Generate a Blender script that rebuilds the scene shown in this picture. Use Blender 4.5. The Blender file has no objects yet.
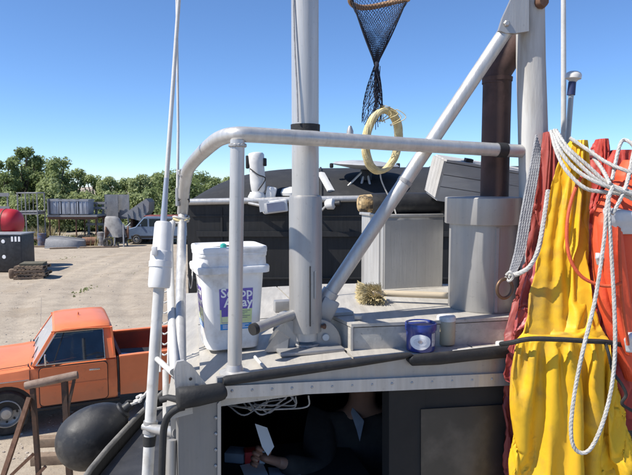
import bpy, bmesh, math, random
from mathutils import Vector, Matrix, noise, Quaternion
R = math.radians
PI = math.pi
scene = bpy.context.scene
COL = scene.collection

# ------------------------------------------------------------------ camera
CAM_Z = 4.0
FPX = 600.0                       # focal length in pixels of a 632 px wide picture
PITCH = math.atan(51.5 / FPX)
cam_d = bpy.data.cameras.new('camera')
cam_d.sensor_width = 36.0
cam_d.lens = 36.0 * FPX / 632.0
cam_d.clip_start = 0.05
cam_d.clip_end = 6000
cam = bpy.data.objects.new('camera', cam_d)
COL.objects.link(cam)
cam.location = (0, 0, CAM_Z)
cam.rotation_euler = (PI / 2 - PITCH, 0, 0)
scene.camera = cam

# ------------------------------------------------------------------ sky and sun
TO_SUN = Vector((-0.62, -0.21, 0.76)).normalized()
world = bpy.data.worlds.new('World')
scene.world = world
world.use_nodes = True
wn = world.node_tree
wn.nodes.clear()
w_out = wn.nodes.new('ShaderNodeOutputWorld')
w_bg = wn.nodes.new('ShaderNodeBackground')
w_sky = wn.nodes.new('ShaderNodeTexSky')
w_sky.sky_type = 'NISHITA'
w_sky.sun_disc = False
w_sky.sun_elevation = math.asin(TO_SUN.z)
w_sky.sun_rotation = math.atan2(TO_SUN.x, TO_SUN.y) % (2 * PI)
w_sky.altitude = 2500
w_sky.air_density = 1.0
w_sky.dust_density = 0.0
w_sky.ozone_density = 9.0
w_bg.inputs['Strength'].default_value = 0.135
wn.links.new(w_sky.outputs[0], w_bg.inputs['Color'])
wn.links.new(w_bg.outputs[0], w_out.inputs['Surface'])

sun_d = bpy.data.lights.new('sun', 'SUN')
sun_d.energy = 5.0
sun_d.angle = R(0.53)
sun_d.color = (1.0, 0.95, 0.87)
sun = bpy.data.objects.new('sun', sun_d)
COL.objects.link(sun)
sun.location = (-8, -2, 12)
sun.rotation_euler = (-TO_SUN).to_track_quat('-Z', 'Y').to_euler()

scene.view_settings.view_transform = 'Standard'
scene.view_settings.look = 'None'
scene.view_settings.gamma = 1.0
scene.view_settings.exposure = 0.42

# ------------------------------------------------------------------ helpers
def at(px, py, Y):
    """world point seen at pixel (px,py) of the photograph, at distance Y along world +Y"""
    a = (px - 316.0) / FPX
    b = -(py - 237.5) / FPX
    c, s = math.cos(PITCH), math.sin(PITCH)
    d = Vector((a, c + b * s, -s + b * c))
    d *= Y / d.y
    return Vector((d.x, d.y, d.z + CAM_Z))

def on_z(px, py, z):
    """the point seen at a pixel that lies at height z"""
    d = at(px, py, 1.0) - Vector((0, 0, CAM_Z))
    k = (z - CAM_Z) / d.z
    return Vector((d.x * k, d.y * k, z))

def nz(*v):
    return noise.noise(Vector(v))

def crv(pts, n):
    """Catmull-Rom through points, n per span"""
    P = [Vector(p) for p in pts]
    out = []
    for i in range(len(P) - 1):
        p0 = P[i - 1] if i > 0 else P[0] * 2 - P[1]
        p1, p2 = P[i], P[i + 1]
        p3 = P[i + 2] if i + 2 < len(P) else P[-1] * 2 - P[-2]
        for k in range(n):
            t = k / n
            out.append(0.5 * ((2 * p1) + (p2 - p0) * t + (2 * p0 - 5 * p1 + 4 * p2 - p3) * t * t + (3 * p1 - p0 - 3 * p2 + p3) * t ** 3))
    out.append(P[-1].copy())
    return out

class MB:
    """collects shapes; build() links them as one mesh object"""
    def __init__(self):
        self.v = []; self.f = []; self.mi = []; self.cur = 0
    def add(self, verts, faces):
        o = len(self.v)
        self.v += [Vector(p) for p in verts]
        for f in faces:
            self.f.append([i + o for i in f]); self.mi.append(self.cur)
        return self
    def box(self, c, s, rz=0.0, rx=0.0, ry=0.0, bev=0.0):
        c = Vector(c); hx, hy, hz = s[0] / 2, s[1] / 2, s[2] / 2
        M = Matrix.Rotation(rz, 3, 'Z') @ Matrix.Rotation(ry, 3, 'Y') @ Matrix.Rotation(rx, 3, 'X')
        if bev <= 0:
            vs = [c + M @ Vector((x * hx, y * hy, z * hz)) for z in (-1, 1) for x, y in ((-1, -1), (1, -1), (1, 1), (-1, 1))]
            return self.add(vs, [(3, 2, 1, 0), (4, 5, 6, 7), (0, 1, 5, 4), (1, 2, 6, 5), (2, 3, 7, 6), (3, 0, 4, 7)])
        b = min(bev, hx * .98, hy * .98, hz * .98)
        bm = bmesh.new()
        bmesh.ops.create_cube(bm, size=2)
        for v in bm.verts: v.co = Vector((v.co.x * hx, v.co.y * hy, v.co.z * hz))
        bmesh.ops.bevel(bm, geom=bm.edges[:], offset=b, segments=2, profile=.5, affect='EDGES')
        return self.bm(bm, c, M)
    def bm(self, bm, c=Vector((0, 0, 0)), M=None):
        bm.verts.index_update()
        vs = [(M @ v.co if M else v.co) + c for v in bm.verts]
        fs = [[v.index for v in f.verts] for f in bm.faces]
        bm.free()
        return self.add(vs, fs)
    def tube(self, pts, r, seg=12, caps=True, closed=False, flat=1.0):
        P = [Vector(p) for p in pts]
        n = len(P)
        rr = r if isinstance(r, (list, tuple)) else [r] * n
        T = []
        for i in range(n):
            if closed: t = P[(i + 1) % n] - P[i - 1]
            elif i == 0: t = P[1] - P[0]
            elif i == n - 1: t = P[-1] - P[-2]
            else: t = (P[i + 1] - P[i]).normalized() + (P[i] - P[i - 1]).normalized()
            T.append(t.normalized() if t.length > 1e-9 else Vector((0, 0, 1)))
        ref = Vector((0, 0, 1)) if abs(T[0].z) < .9 else Vector((1, 0, 0))
        N = (ref - T[0] * ref.dot(T[0])).normalized()
        vs = []
        for i in range(n):
            if i > 0:
                q = T[i - 1].rotation_difference(T[i]); N = q @ N
                N = (N - T[i] * N.dot(T[i])).normalized()
            B = T[i].cross(N)
            for k in range(seg):
                a = 2 * PI * k / seg
                vs.append(P[i] + (N * math.cos(a) * flat + B * math.sin(a)) * rr[i])
        fs = []
        m = n if closed else n - 1
        for i in range(m):
            j = (i + 1) % n
            for k in range(seg):
                l = (k + 1) % seg
                fs.append((i * seg + k, i * seg + l, j * seg + l, j * seg + k))
        if caps and not closed:
            fs.append(tuple(range(seg - 1, -1, -1)))
            fs.append(tuple((n - 1) * seg + k for k in range(seg)))
        return self.add(vs, fs)
    def lathe(self, prof, c=(0, 0, 0), axis=(0, 0, 1), seg=28, cap=True):
        """prof: list of (radius, height)"""
        c = Vector(c); q = Vector((0, 0, 1)).rotation_difference(Vector(axis).normalized())
        vs, fs = [], []
        for r, h in prof:
            for k in range(seg):
                a = 2 * PI * k / seg
                vs.append(c + q @ Vector((r * math.cos(a), r * math.sin(a), h)))
        for i in range(len(prof) - 1):
            for k in range(seg):
                l = (k + 1) % seg
                fs.append((i * seg + k, i * seg + l, (i + 1) * seg + l, (i + 1) * seg + k))
        if cap:
            if prof[0][0] > 1e-4: fs.append(tuple(range(seg - 1, -1, -1)))
            if prof[-1][0] > 1e-4: fs.append(tuple((len(prof) - 1) * seg + k for k in range(seg)))
        return self.add(vs, fs)
    def prism(self, poly, off):
        """polygon (3D points) extruded by vector off"""
        n = len(poly); off = Vector(off)
        P = [Vector(p) for p in poly]
        nrm = Vector((0, 0, 0))
        for i in range(n): nrm += P[i].cross(P[(i + 1) % n])
        if nrm.dot(off) > 0: P = P[::-1]
        vs = P + [p + off for p in P]
        fs = [tuple(range(n)), tuple(range(2 * n - 1, n - 1, -1))]
        for i in range(n):
            j = (i + 1) % n
            fs.append((j, i, n + i, n + j))
        return self.add(vs, fs)
    def rings(self, loops, cap=True, closed=True):
        n = len(loops[0]); vs = [p for l in loops for p in l]; fs = []
        for i in range(len(loops) - 1):
            for k in range(n if closed else n - 1):
                l = (k + 1) % n
                fs.append((i * n + k, i * n + l, (i + 1) * n + l, (i + 1) * n + k))
        if cap:
            fs.append(tuple(range(n - 1, -1, -1)))
            fs.append(tuple((len(loops) - 1) * n + k for k in range(n)))
        return self.add(vs, fs)
    def mesh(self, name, mats, smooth=40):
        me = bpy.data.meshes.new(name)
        me.from_pydata([tuple(v) for v in self.v], [], self.f)
        for m in (mats if isinstance(mats, (list, tuple)) else [mats]):
            me.materials.append(m)
        if any(self.mi): me.polygons.foreach_set('material_index', self.mi)
        if smooth:
            me.polygons.foreach_set('use_smooth', [True] * len(me.polygons))
            me.set_sharp_from_angle(angle=R(smooth))
        me.update()
        return me
    def build(self, name, mats, parent=None, smooth=40, fix=True):
        me = self.mesh(name, mats, smooth)
        if fix:
            b = bmesh.new(); b.from_mesh(me)
            bmesh.ops.recalc_face_normals(b, faces=b.faces); b.to_mesh(me); b.free()
        o = bpy.data.objects.new(name, me)
        COL.objects.link(o)
        if parent is not None: adopt(o, parent)
        return o

def wmat(o):
    m = Matrix.LocRotScale(o.location, o.rotation_euler, o.scale)
    return wmat(o.parent) @ (o.matrix_parent_inverse @ m) if o.parent else m
def adopt(o, parent):
    """parent keeping the world placement"""
    o.parent = parent
    o.matrix_parent_inverse = wmat(parent).inverted()
def empty(name, loc=(0, 0, 0), rz=0.0):
    o = bpy.data.objects.new(name, None); COL.objects.link(o)
    o.empty_display_size = .1
    o.location = loc; o.rotation_euler = (0, 0, rz)
    return o
def tag(o, label=None, cat=None, group=None, kind=None):
    if label: o['label'] = label
    if cat: o['category'] = cat
    if group: o['group'] = group
    if kind: o['kind'] = kind
    return o
def thing(name, loc, label, cat, group=None):
    return tag(empty(name, loc), label, cat, group)
def part_at(mesh, name, parent, M):
    """linked copy of a mesh placed by a matrix in its parent's own axes"""
    o = bpy.data.objects.new(name, mesh); COL.objects.link(o)
    o.parent = parent; o.matrix_basis = M
    return o
def copy_tree(o, parent=None):
    c = o.copy(); COL.objects.link(c)
    if parent is not None: c.parent = parent
    for ch in [x for x in bpy.data.objects if x.parent == o]: copy_tree(ch, c)
    return c

# ------------------------------------------------------------------ materials
MATS = {}
def mat(name, col, rough=.6, metal=0.0, col2=None, scale=6.0, bump=0.0, bscale=60.0, spec=.5, detail=5.0, ramp=(.35, .65),
        dirt=None, dscale=3.0, dramp=(.55, .75), stretch=None, coat=0.0, trans=0.0, rough2=None):
    m = bpy.data.materials.new(name); m.use_nodes = True
    nt = m.node_tree; n = nt.nodes; L = nt.links
    b = n['Principled BSDF']
    b.inputs['Roughness'].default_value = rough
    b.inputs['Metallic'].default_value = metal
    b.inputs['Specular IOR Level'].default_value = spec
    b.inputs['Coat Weight'].default_value = coat
    b.inputs['Transmission Weight'].default_value = trans
    b.inputs['Base Color'].default_value = (*col, 1)
    tc = n.new('ShaderNodeTexCoord'); vec = tc.outputs['Object']
    if stretch:
        mp = n.new('ShaderNodeMapping'); mp.inputs['Scale'].default_value = stretch
        L.new(vec, mp.inputs['Vector']); vec = mp.outputs['Vector']
    def nzx(sc, det=detail):
        t = n.new('ShaderNodeTexNoise'); t.inputs['Scale'].default_value = sc; t.inputs['Detail'].default_value = det
        t.inputs['Roughness'].default_value = .6
        L.new(vec, t.inputs['Vector']); return t.outputs['Fac']
    def rmp(src, lo, hi):
        r = n.new('ShaderNodeMapRange'); r.inputs['From Min'].default_value = lo; r.inputs['From Max'].default_value = hi
        L.new(src, r.inputs['Value']); return r.outputs['Result']
    def mix(fac, a, bcol):
        x = n.new('ShaderNodeMix'); x.data_type = 'RGBA'
        L.new(fac, x.inputs['Factor'])
        if isinstance(a, tuple): x.inputs[6].default_value = (*a, 1)
        else: L.new(a, x.inputs[6])
        x.inputs[7].default_value = (*bcol, 1)
        return x.outputs[2]
    c = None
    if col2:
        f1 = rmp(nzx(scale), *ramp)
        c = mix(f1, col, col2)
        if rough2 is not None:
            r = n.new('ShaderNodeMapRange'); L.new(f1, r.inputs['Value'])
            r.inputs['To Min'].default_value = rough; r.inputs['To Max'].default_value = rough2
            L.new(r.outputs['Result'], b.inputs['Roughness'])
    if dirt:
        c = mix(rmp(nzx(dscale, 8), *dramp), c if c is not None else col, dirt)
    if c is not None: L.new(c, b.inputs['Base Color'])
    if bump > 0:
        bp = n.new('ShaderNodeBump'); bp.inputs['Strength'].default_value = 1.0; bp.inputs['Distance'].default_value = bump
        L.new(nzx(bscale), bp.inputs['Height']); L.new(bp.outputs['Normal'], b.inputs['Normal'])
    MATS[name] = m
    return m

white_paint = mat('old_white_paint', (.6, .59, .565), .55, 0, (.52, .51, .485), 9, .0008, 60, dirt=(.36, .33, .28), dscale=17, dramp=(.56, .8))
fibre = mat('white_fibreglass', (.7, .69, .665), .45, 0, (.62, .61, .585), 8, .0004, 60, dirt=(.42, .39, .34), dscale=18, dramp=(.58, .82))
plastic_white = mat('white_pail_plastic', (.8, .8, .79), .42, 0, (.74, .74, .73), 9, .0003, 50, dirt=(.42, .38, .32), dscale=8, dramp=(.52, .76))
rubber = mat('black_rubber', (.014, .014, .0145), .7, 0, (.024, .0235, .023), 14, .0015, 80, dirt=(.06, .056, .05), dscale=10, dramp=(.58, .8))
black_shiny = mat('scuffed_black_vinyl', (.016, .0165, .018), .45, 0, (.032, .032, .034), 9, .001, 40, dirt=(.1, .095, .085), dscale=8, dramp=(.54, .78), rough2=.62, spec=.4)
turtle = mat('grey_black_canvas', (.016, .0165, .018), .75, 0, (.025, .0255, .027), 4, .002, 50, dirt=(.045, .043, .041), dscale=7, dramp=(.58, .8))
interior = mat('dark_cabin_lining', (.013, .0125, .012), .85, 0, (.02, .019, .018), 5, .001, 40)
steel_rust = mat('rusty_steel', (.13, .065, .04), .8, .15, (.2, .11, .07), 16, .0015, 70, dirt=(.07, .045, .035), dscale=9)
exhaust_m = mat('sooty_exhaust_steel', (.045, .026, .022), .72, .2, (.11, .06, .05), 10, .001, 60, dirt=(.025, .02, .02), dscale=5)
wood_grey = mat('silvered_timber', (.4, .39, .37), .75, 0, (.55, .54, .51), 9, .0018, 60, dirt=(.3, .27, .23), dscale=11, dramp=(.5, .72), stretch=(1, 1, .14))
wood_old = mat('grey_crate_wood', (.36, .345, .325), .85, 0, (.47, .455, .43), 7, .0015, 60, dirt=(.22, .2, .185), dscale=8, stretch=(.15, 1, 1))
wood_brown = mat('brown_pallet_wood', (.16, .11, .075), .85, 0, (.26, .19, .13), 6, .002, 50, dirt=(.07, .055, .04), dscale=6)
handle_w = mat('bare_wood_handle', (.42, .34, .23), .65, 0, (.52, .44, .32), 10, .0006, 60, stretch=(.1, 1, 1))
bristle = mat('straw_bristle', (.4, .32, .15), .8, 0, (.55, .47, .28), 30, 0)
rope_white = mat('white_braided_rope', (.52, .505, .475), .8, 0, (.4, .385, .35), 40, .0015, 260)
rope_grey = mat('grey_rope', (.25, .25, .26), .85, 0, (.36, .36, .36), 40, .0015, 240)
rope_tan = mat('straw_poly_rope', (.55, .43, .2), .7, 0, (.68, .58, .33), 35, .0015, 160)
rope_orange = mat('orange_cord', (.62, .1, .035), .7, 0, (.5, .08, .03), 30, .001, 200)
rope_black = mat('black_lashing', (.015, .015, .015), .8, 0, (.03, .03, .03), 30, .001, 200)
net_m = mat('dark_blue_twine', (.012, .016, .032), .8)
bronze = mat('tarnished_bronze', (.2, .12, .07), .5, .7, (.13, .08, .06), 20, .0006, 90)
yellow = mat('yellow_oilskin', (.78, .47, .02), .52, 0, (.7, .4, .022), 4, .0008, 60, dirt=(.33, .21, .06), dscale=5, dramp=(.52, .74), spec=.32)
maroon = mat('maroon_oilskin', (.38, .075, .058), .55, 0, (.29, .055, .045), 6, .0015, 30, dirt=(.12, .025, .028), dscale=5, dramp=(.55, .8))
orange_red = mat('orange_red_float_cloth', (.78, .1, .035), .6, 0, (.7, .085, .032), 6, .0015, 40, dirt=(.4, .05, .03), dscale=7, dramp=(.6, .82))
red_dark = mat('dark_red_cloth', (.46, .05, .032), .6, 0, (.36, .038, .028), 6, .0015, 40)
strap_grey = mat('silver_reflective_tape', (.6, .61, .63), .4, .2, (.5, .51, .53), 20)
blue_tin = mat('cobalt_tin', (.018, .035, .22), .3, 0, (.014, .028, .17), 12, .0003, 60, coat=.3)
jar_m = mat('cloudy_jar_plastic', (.44, .37, .24), .4, 0, (.52, .45, .31), 12)
print_purple = mat('purple_print', (.13, .085, .4), .45, 0, (.18, .13, .46), 14)
print_green = mat('lime_print', (.56, .66, .3), .45, 0, (.72, .76, .5), 9)
print_blue = mat('blue_print', (.03, .25, .62), .45)
print_white = mat('white_print', (.82, .82, .82), .5)
paper = mat('white_paper', (.82, .82, .8), .7, 0, (.77, .77, .75), 8)
red_box = mat('red_carton', (.6, .03, .03), .5)
cloth_dark = mat('dark_jacket_cloth', (.026, .022, .019), .85, 0, (.04, .034, .03), 20, .001, 120)
shirt_m = mat('pale_shirt_cloth', (.34, .37, .42), .8, 0, (.28, .31, .36), 20)
skin = mat('tanned_skin', (.38, .2, .13), .5, 0, (.32, .16, .1), 12, .0004, 150)
hair_m = mat('dark_hair', (.02, .015, .012), .7)
truck_paint = mat('faded_orange_paint', (.8, .22, .08), .52, 0, (.73, .195, .07), 4, 0, 60, dirt=(.52, .15, .07), dscale=7, dramp=(.6, .85), coat=.25)
truck_in = mat('shaded_bed_red', (.3, .07, .03), .7, 0, (.22, .06, .03), 7, .001, 50)  # truck orange darkened so its colour carries the shade inside the bed
def add_dust(m, z0, z1, col, amount):
    # road dust thrown up on the lower panels
    nt = m.node_tree; n = nt.nodes; L = nt.links; p = n['Principled BSDF']
    src = p.inputs['Base Color'].links[0].from_socket
    tc = n.new('ShaderNodeTexCoord'); sp = n.new('ShaderNodeSeparateXYZ'); L.new(tc.outputs['Object'], sp.inputs[0])
    nn = n.new('ShaderNodeTexNoise'); nn.inputs['Scale'].default_value = 5; nn.inputs['Detail'].default_value = 8; L.new(tc.outputs['Object'], nn.inputs['Vector'])
    ad = n.new('ShaderNodeMath'); ad.operation = 'MULTIPLY_ADD'; ad.inputs[1].default_value = .5; L.new(nn.outputs['Fac'], ad.inputs[0]); L.new(sp.outputs['Z'], ad.inputs[2])
    mr = n.new('ShaderNodeMapRange'); mr.inputs['From Min'].default_value = z1 + .25; mr.inputs['From Max'].default_value = z0 + .25
    mr.inputs['To Min'].default_value = 0; mr.inputs['To Max'].default_value = amount; L.new(ad.outputs[0], mr.inputs['Value'])
    x = n.new('ShaderNodeMix'); x.data_type = 'RGBA'; L.new(mr.outputs['Result'], x.inputs['Factor']); L.new(src, x.inputs[6]); x.inputs[7].default_value = (*col, 1)
    L.new(x.outputs[2], p.inputs['Base Color'])
add_dust(truck_paint, .3, .7, (.42, .24, .14), .5)
chrome = mat('dull_chrome', (.6, .6, .6), .25, .9)
tyre_m = mat('dusty_tyre', (.025, .024, .023), .85, 0, (.06, .055, .048), 9, .002, 40)
hub_m = mat('steel_hub', (.45, .44, .42), .45, .5, (.33, .32, .3), 9)
trim_black = mat('black_trim', (.015, .015, .016), .6)
glass_m = mat('vehicle_glass', (.35, .4, .4), .04, 0, spec=.6)
seat_m = mat('dark_vinyl_seat', (.03, .025, .022), .6)
van_paint = mat('blue_grey_van_paint', (.12, .17, .25), .35, .1, (.15, .2, .28), 5, coat=.2)
van_roof = mat('maroon_van_roof', (.2, .05, .045), .4, 0, (.24, .08, .07), 5)
car_paint = mat('silver_car_paint', (.4, .44, .46), .3, .3)
tank_red = mat('red_buoy_paint', (.5, .02, .03), .45, 0, (.42, .018, .028), 4, .001, 30)
box_black = mat('black_tote_plastic', (.012, .012, .014), .5, 0, (.035, .035, .038), 5)
dish_m = mat('dull_grey_disc', (.5, .5, .5), .55, .3, (.4, .4, .4), 6)
foam_m = mat('yellowed_foam', (.42, .26, .1), .85, 0, (.56, .42, .23), 14, .006, 40, dirt=(.05, .04, .03), dscale=16, dramp=(.5, .6))
navy = mat('navy_plastic', (.02, .03, .1), .5)
teal_m = mat('teal_plastic', (.02, .3, .25), .5)

# weathered bare aluminium: brushed lengthwise, drip streaks, specks and dull patches
def metal(name, base, metallic, rough, streak=(1, 1, .06), tint=(.27, .25, .22), speck=.12, contrast=.06, patch=.5):
    m = bpy.data.materials.new(name); m.use_nodes = True
    nt = m.node_tree; n = nt.nodes; L = nt.links; p = n['Principled BSDF']
    p.inputs['Metallic'].default_value = metallic
    tc = n.new('ShaderNodeTexCoord'); ob = tc.outputs['Object']
    mp = n.new('ShaderNodeMapping'); mp.inputs['Scale'].default_value = streak; L.new(ob, mp.inputs['Vector']); sv = mp.outputs['Vector']
    def noi(v, sc, det=6, ro=.6):
        t = n.new('ShaderNodeTexNoise'); t.inputs['Scale'].default_value = sc; t.inputs['Detail'].default_value = det; t.inputs['Roughness'].default_value = ro
        L.new(v, t.inputs['Vector']); return t.outputs['Fac']
    def rng(s, a, b, c=0., d=1.):
        t = n.new('ShaderNodeMapRange'); t.inputs['From Min'].default_value = a; t.inputs['From Max'].default_value = b
        t.inputs['To Min'].default_value = c; t.inputs['To Max'].default_value = d; L.new(s, t.inputs['Value']); return t.outputs['Result']
    def mix(f, a, b):
        x = n.new('ShaderNodeMix'); x.data_type = 'RGBA'; L.new(f, x.inputs['Factor'])
        for i, q in ((6, a), (7, b)):
            if isinstance(q, tuple): x.inputs[i].default_value = (*q, 1)
            else: L.new(q, x.inputs[i])
        return x.outputs[2]
    k = lambda f: tuple(c * f for c in base)
    c = mix(rng(noi(sv, 40, 4), .35, .65), k(1 - contrast), k(1 + contrast * .6))
    c = mix(rng(noi(ob, 2.6, 5), .45, .7, 0, patch), c, k(.78))
    c = mix(rng(noi(sv, 16, 5), .6, .76, 0, .4), c, tint)
    c = mix(rng(noi(ob, 70, 3), .64, .7, 0, speck * 4), c, tuple(t * .6 for t in tint))
    L.new(c, p.inputs['Base Color'])
    L.new(rng(noi(sv, 30, 4), .3, .7, rough - .08, rough + .14), p.inputs['Roughness'])
    bp = n.new('ShaderNodeBump'); bp.inputs['Distance'].default_value = .0006
    L.new(noi(sv, 120, 3), bp.inputs['Height']); L.new(bp.outputs['Normal'], p.inputs['Normal'])
    MATS[name] = m
    return m
alu = metal('weathered_aluminium', (.4, .39, .375), .45, .42, speck=.05)
alu_paint = metal('dull_aluminium_tube', (.53, .52, .5), .45, .4, speck=.05, contrast=.12, patch=.7)
alu_sheet = metal('aluminium_sheet', (.43, .42, .4), .35, .44, patch=.7, speck=.05)
alu_deck = metal('scuffed_deck_plate', (.5, .47, .415), .1, .55, (1, .12, 1), (.26, .23, .19), .1, .14, 1.0)
hull_dark = metal('charcoal_hull_paint', (.02, .0195, .019), 0, .6, (1, 1, .08), (.055, .05, .045), .06, .3, .8)
scrap = metal('scrap_aluminium', (.27, .27, .275), .3, .6, (1, 1, .3), (.15, .13, .11), .2, .25, .8)

# thin real glass for the vehicles: mostly see-through, mirror-like at a slant
def glass(name, tint, clear):
    m = bpy.data.materials.new(name); m.use_nodes = True
    nt = m.node_tree; n = nt.nodes; L = nt.links
    n.remove(n['Principled BSDF'])
    fr = n.new('ShaderNodeFresnel'); fr.inputs['IOR'].default_value = 1.5
    g = n.new('ShaderNodeBsdfGlossy'); g.inputs['Roughness'].default_value = .03
    t = n.new('ShaderNodeBsdfTransparent'); t.inputs['Color'].default_value = (*tint, 1)
    mx = n.new('ShaderNodeMixShader')
    ad = n.new('ShaderNodeMath'); ad.operation = 'ADD'; ad.use_clamp = True; ad.inputs[1].default_value = clear
    tcn = n.new('ShaderNodeTexCoord'); ns = n.new('ShaderNodeTexNoise'); ns.inputs['Scale'].default_value = 5
    L.new(tcn.outputs['Object'], ns.inputs['Vector'])
    ml = n.new('ShaderNodeMath'); ml.operation = 'MULTIPLY'; ml.inputs[1].default_value = .06
    L.new(ns.outputs['Fac'], ml.inputs[0])
    a2 = n.new('ShaderNodeMath'); a2.operation = 'ADD'
    L.new(fr.outputs[0], a2.inputs[0]); L.new(ml.outputs[0], a2.inputs[1])
    L.new(a2.outputs[0], ad.inputs[0])
    L.new(ad.outputs[0], mx.inputs[0]); L.new(t.outputs[0], mx.inputs[1]); L.new(g.outputs[0], mx.inputs[2])
    L.new(mx.outputs[0], n['Material Output'].inputs['Surface'])
    return m
glass_m = glass('vehicle_glass_pane', (.42, .46, .45), .03)
glass_sky = mat('sky_tinted_windscreen', (.3, .35, .4), .12, 0, (.4, .44, .48), 3, spec=.8)  # sky reflection on the windscreen put into its pale blue colour

# foliage: several tones spread by noise, some light passing through the leaves
def leaf_mat(name, a, b, sc=.5):
    m = bpy.data.materials.new(name); m.use_nodes = True
    nt = m.node_tree; n = nt.nodes; L = nt.links
    p = n['Principled BSDF']; p.inputs['Roughness'].default_value = .6
    ge = n.new('ShaderNodeNewGeometry')
    tn = n.new('ShaderNodeTexNoise'); tn.inputs['Scale'].default_value = sc; tn.inputs['Detail'].default_value = 3
    L.new(ge.outputs['Position'], tn.inputs['Vector'])
    ad = n.new('ShaderNodeMath'); ad.operation = 'MULTIPLY_ADD'; ad.inputs[1].default_value = .5; ad.inputs[2].default_value = 0
    L.new(ge.outputs['Random Per Island'], ad.inputs[0])
    a2 = n.new('ShaderNodeMath'); a2.operation = 'ADD'; a2.inputs[1].default_value = 0
    sub = n.new('ShaderNodeMapRange'); sub.inputs['From Min'].default_value = .35; sub.inputs['From Max'].default_value = .65
    sub.inputs['To Max'].default_value = .6
    L.new(tn.outputs['Fac'], sub.inputs['Value'])
    L.new(sub.outputs['Result'], a2.inputs[0]); L.new(ad.outputs[0], a2.inputs[1])
    mx = n.new('ShaderNodeMix'); mx.data_type = 'RGBA'; mx.inputs[6].default_value = (*a, 1); mx.inputs[7].default_value = (*b, 1)
    L.new(a2.outputs[0], mx.inputs['Factor'])
    L.new(mx.outputs[2], p.inputs['Base Color'])
    tr = n.new('ShaderNodeBsdfTranslucent'); L.new(mx.outputs[2], tr.inputs['Color'])
    ms = n.new('ShaderNodeMixShader'); ms.inputs[0].default_value = .5
    L.new(p.outputs[0], ms.inputs[1]); L.new(tr.outputs[0], ms.inputs[2])
    L.new(ms.outputs[0], n['Material Output'].inputs['Surface'])
    return m
leaf_dark = leaf_mat('dark_leaves', (.18, .235, .085), (.3, .37, .15))
leaf_mid = leaf_mat('green_leaves', (.23, .29, .105), (.38, .44, .19))
leaf_pale = leaf_mat('pale_leaves', (.27, .325, .13), (.42, .47, .22))
weed_m = leaf_mat('weeds', (.16, .21, .07), (.36, .34, .17), 1.2)
straw_m = leaf_mat('dry_grass', (.35, .29, .14), (.48, .42, .24), 1.2)
bark = mat('bark', (.07, .055, .045), .9, 0, (.12, .1, .08), 8, .004, 30)

# yard ground: pale sandy gravel with tyre wear, stones and damp patches
def ground_mat():
    m = bpy.data.materials.new('sandy_gravel'); m.use_nodes = True
    nt = m.node_tree; n = nt.nodes; L = nt.links
    p = n['Principled BSDF']; p.inputs['Roughness'].default_value = .95; p.inputs['Specular IOR Level'].default_value = .15
    ge = n.new('ShaderNodeNewGeometry'); pos = ge.outputs['Position']
    def noi(sc, det, vec=pos, ro=.6):
        t = n.new('ShaderNodeTexNoise'); t.inputs['Scale'].default_value = sc; t.inputs['Detail'].default_value = det
        t.inputs['Roughness'].default_value = ro; L.new(vec, t.inputs['Vector']); return t.outputs['Fac']
    def rng(s, a, b, c=0., d=1.):
        t = n.new('ShaderNodeMapRange'); t.inputs['From Min'].default_value = a; t.inputs['From Max'].default_value = b
        t.inputs['To Min'].default_value = c; t.inputs['To Max'].default_value = d; L.new(s, t.inputs['Value']); return t.outputs['Result']
    def mix(f, a, b):
        x = n.new('ShaderNodeMix'); x.data_type = 'RGBA'; L.new(f, x.inputs['Factor'])
        for i, q in ((6, a), (7, b)):
            if isinstance(q, tuple): x.inputs[i].default_value = (*q, 1)
            else: L.new(q, x.inputs[i])
        return x.outputs[2]
    c = mix(rng(noi(.22, 6), .35, .65), (.37, .31, .24), (.45, .385, .3))
    c = mix(rng(noi(1.7, 8), .45, .75, 0, .8), c, (.29, .24, .185))
    c = mix(rng(noi(.45, 4), .56, .68, 0, .55), c, (.3, .235, .165))
    mp = n.new('ShaderNodeMapping'); mp.inputs['Rotation'].default_value = (0, 0, R(12)); mp.inputs['Scale'].default_value = (.09, .9, 1)
    L.new(pos, mp.inputs['Vector'])
    c = mix(rng(noi(1.1, 6, mp.outputs['Vector']), .5, .72, 0, .6), c, (.25, .205, .16))
    c = mix(rng(noi(18, 5), .52, .7, 0, .55), c, (.22, .185, .15))
    c = mix(rng(noi(55, 3), .58, .7, 0, .6), c, (.52, .47, .4))
    L.new(c, p.inputs['Base Color'])
    bp = n.new('ShaderNodeBump'); bp.inputs['Distance'].default_value = .016; bp.inputs['Strength'].default_value = .8
    hs = n.new('ShaderNodeMath'); hs.operation = 'ADD'
    L.new(noi(9, 9, ro=.7), hs.inputs[0]); L.new(rng(noi(2.2, 5), 0, 1, 0, 2.5), hs.inputs[1])
    L.new(hs.outputs[0], bp.inputs['Height']); L.new(bp.outputs['Normal'], p.inputs['Normal'])
    return m
sand = ground_mat()

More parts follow.
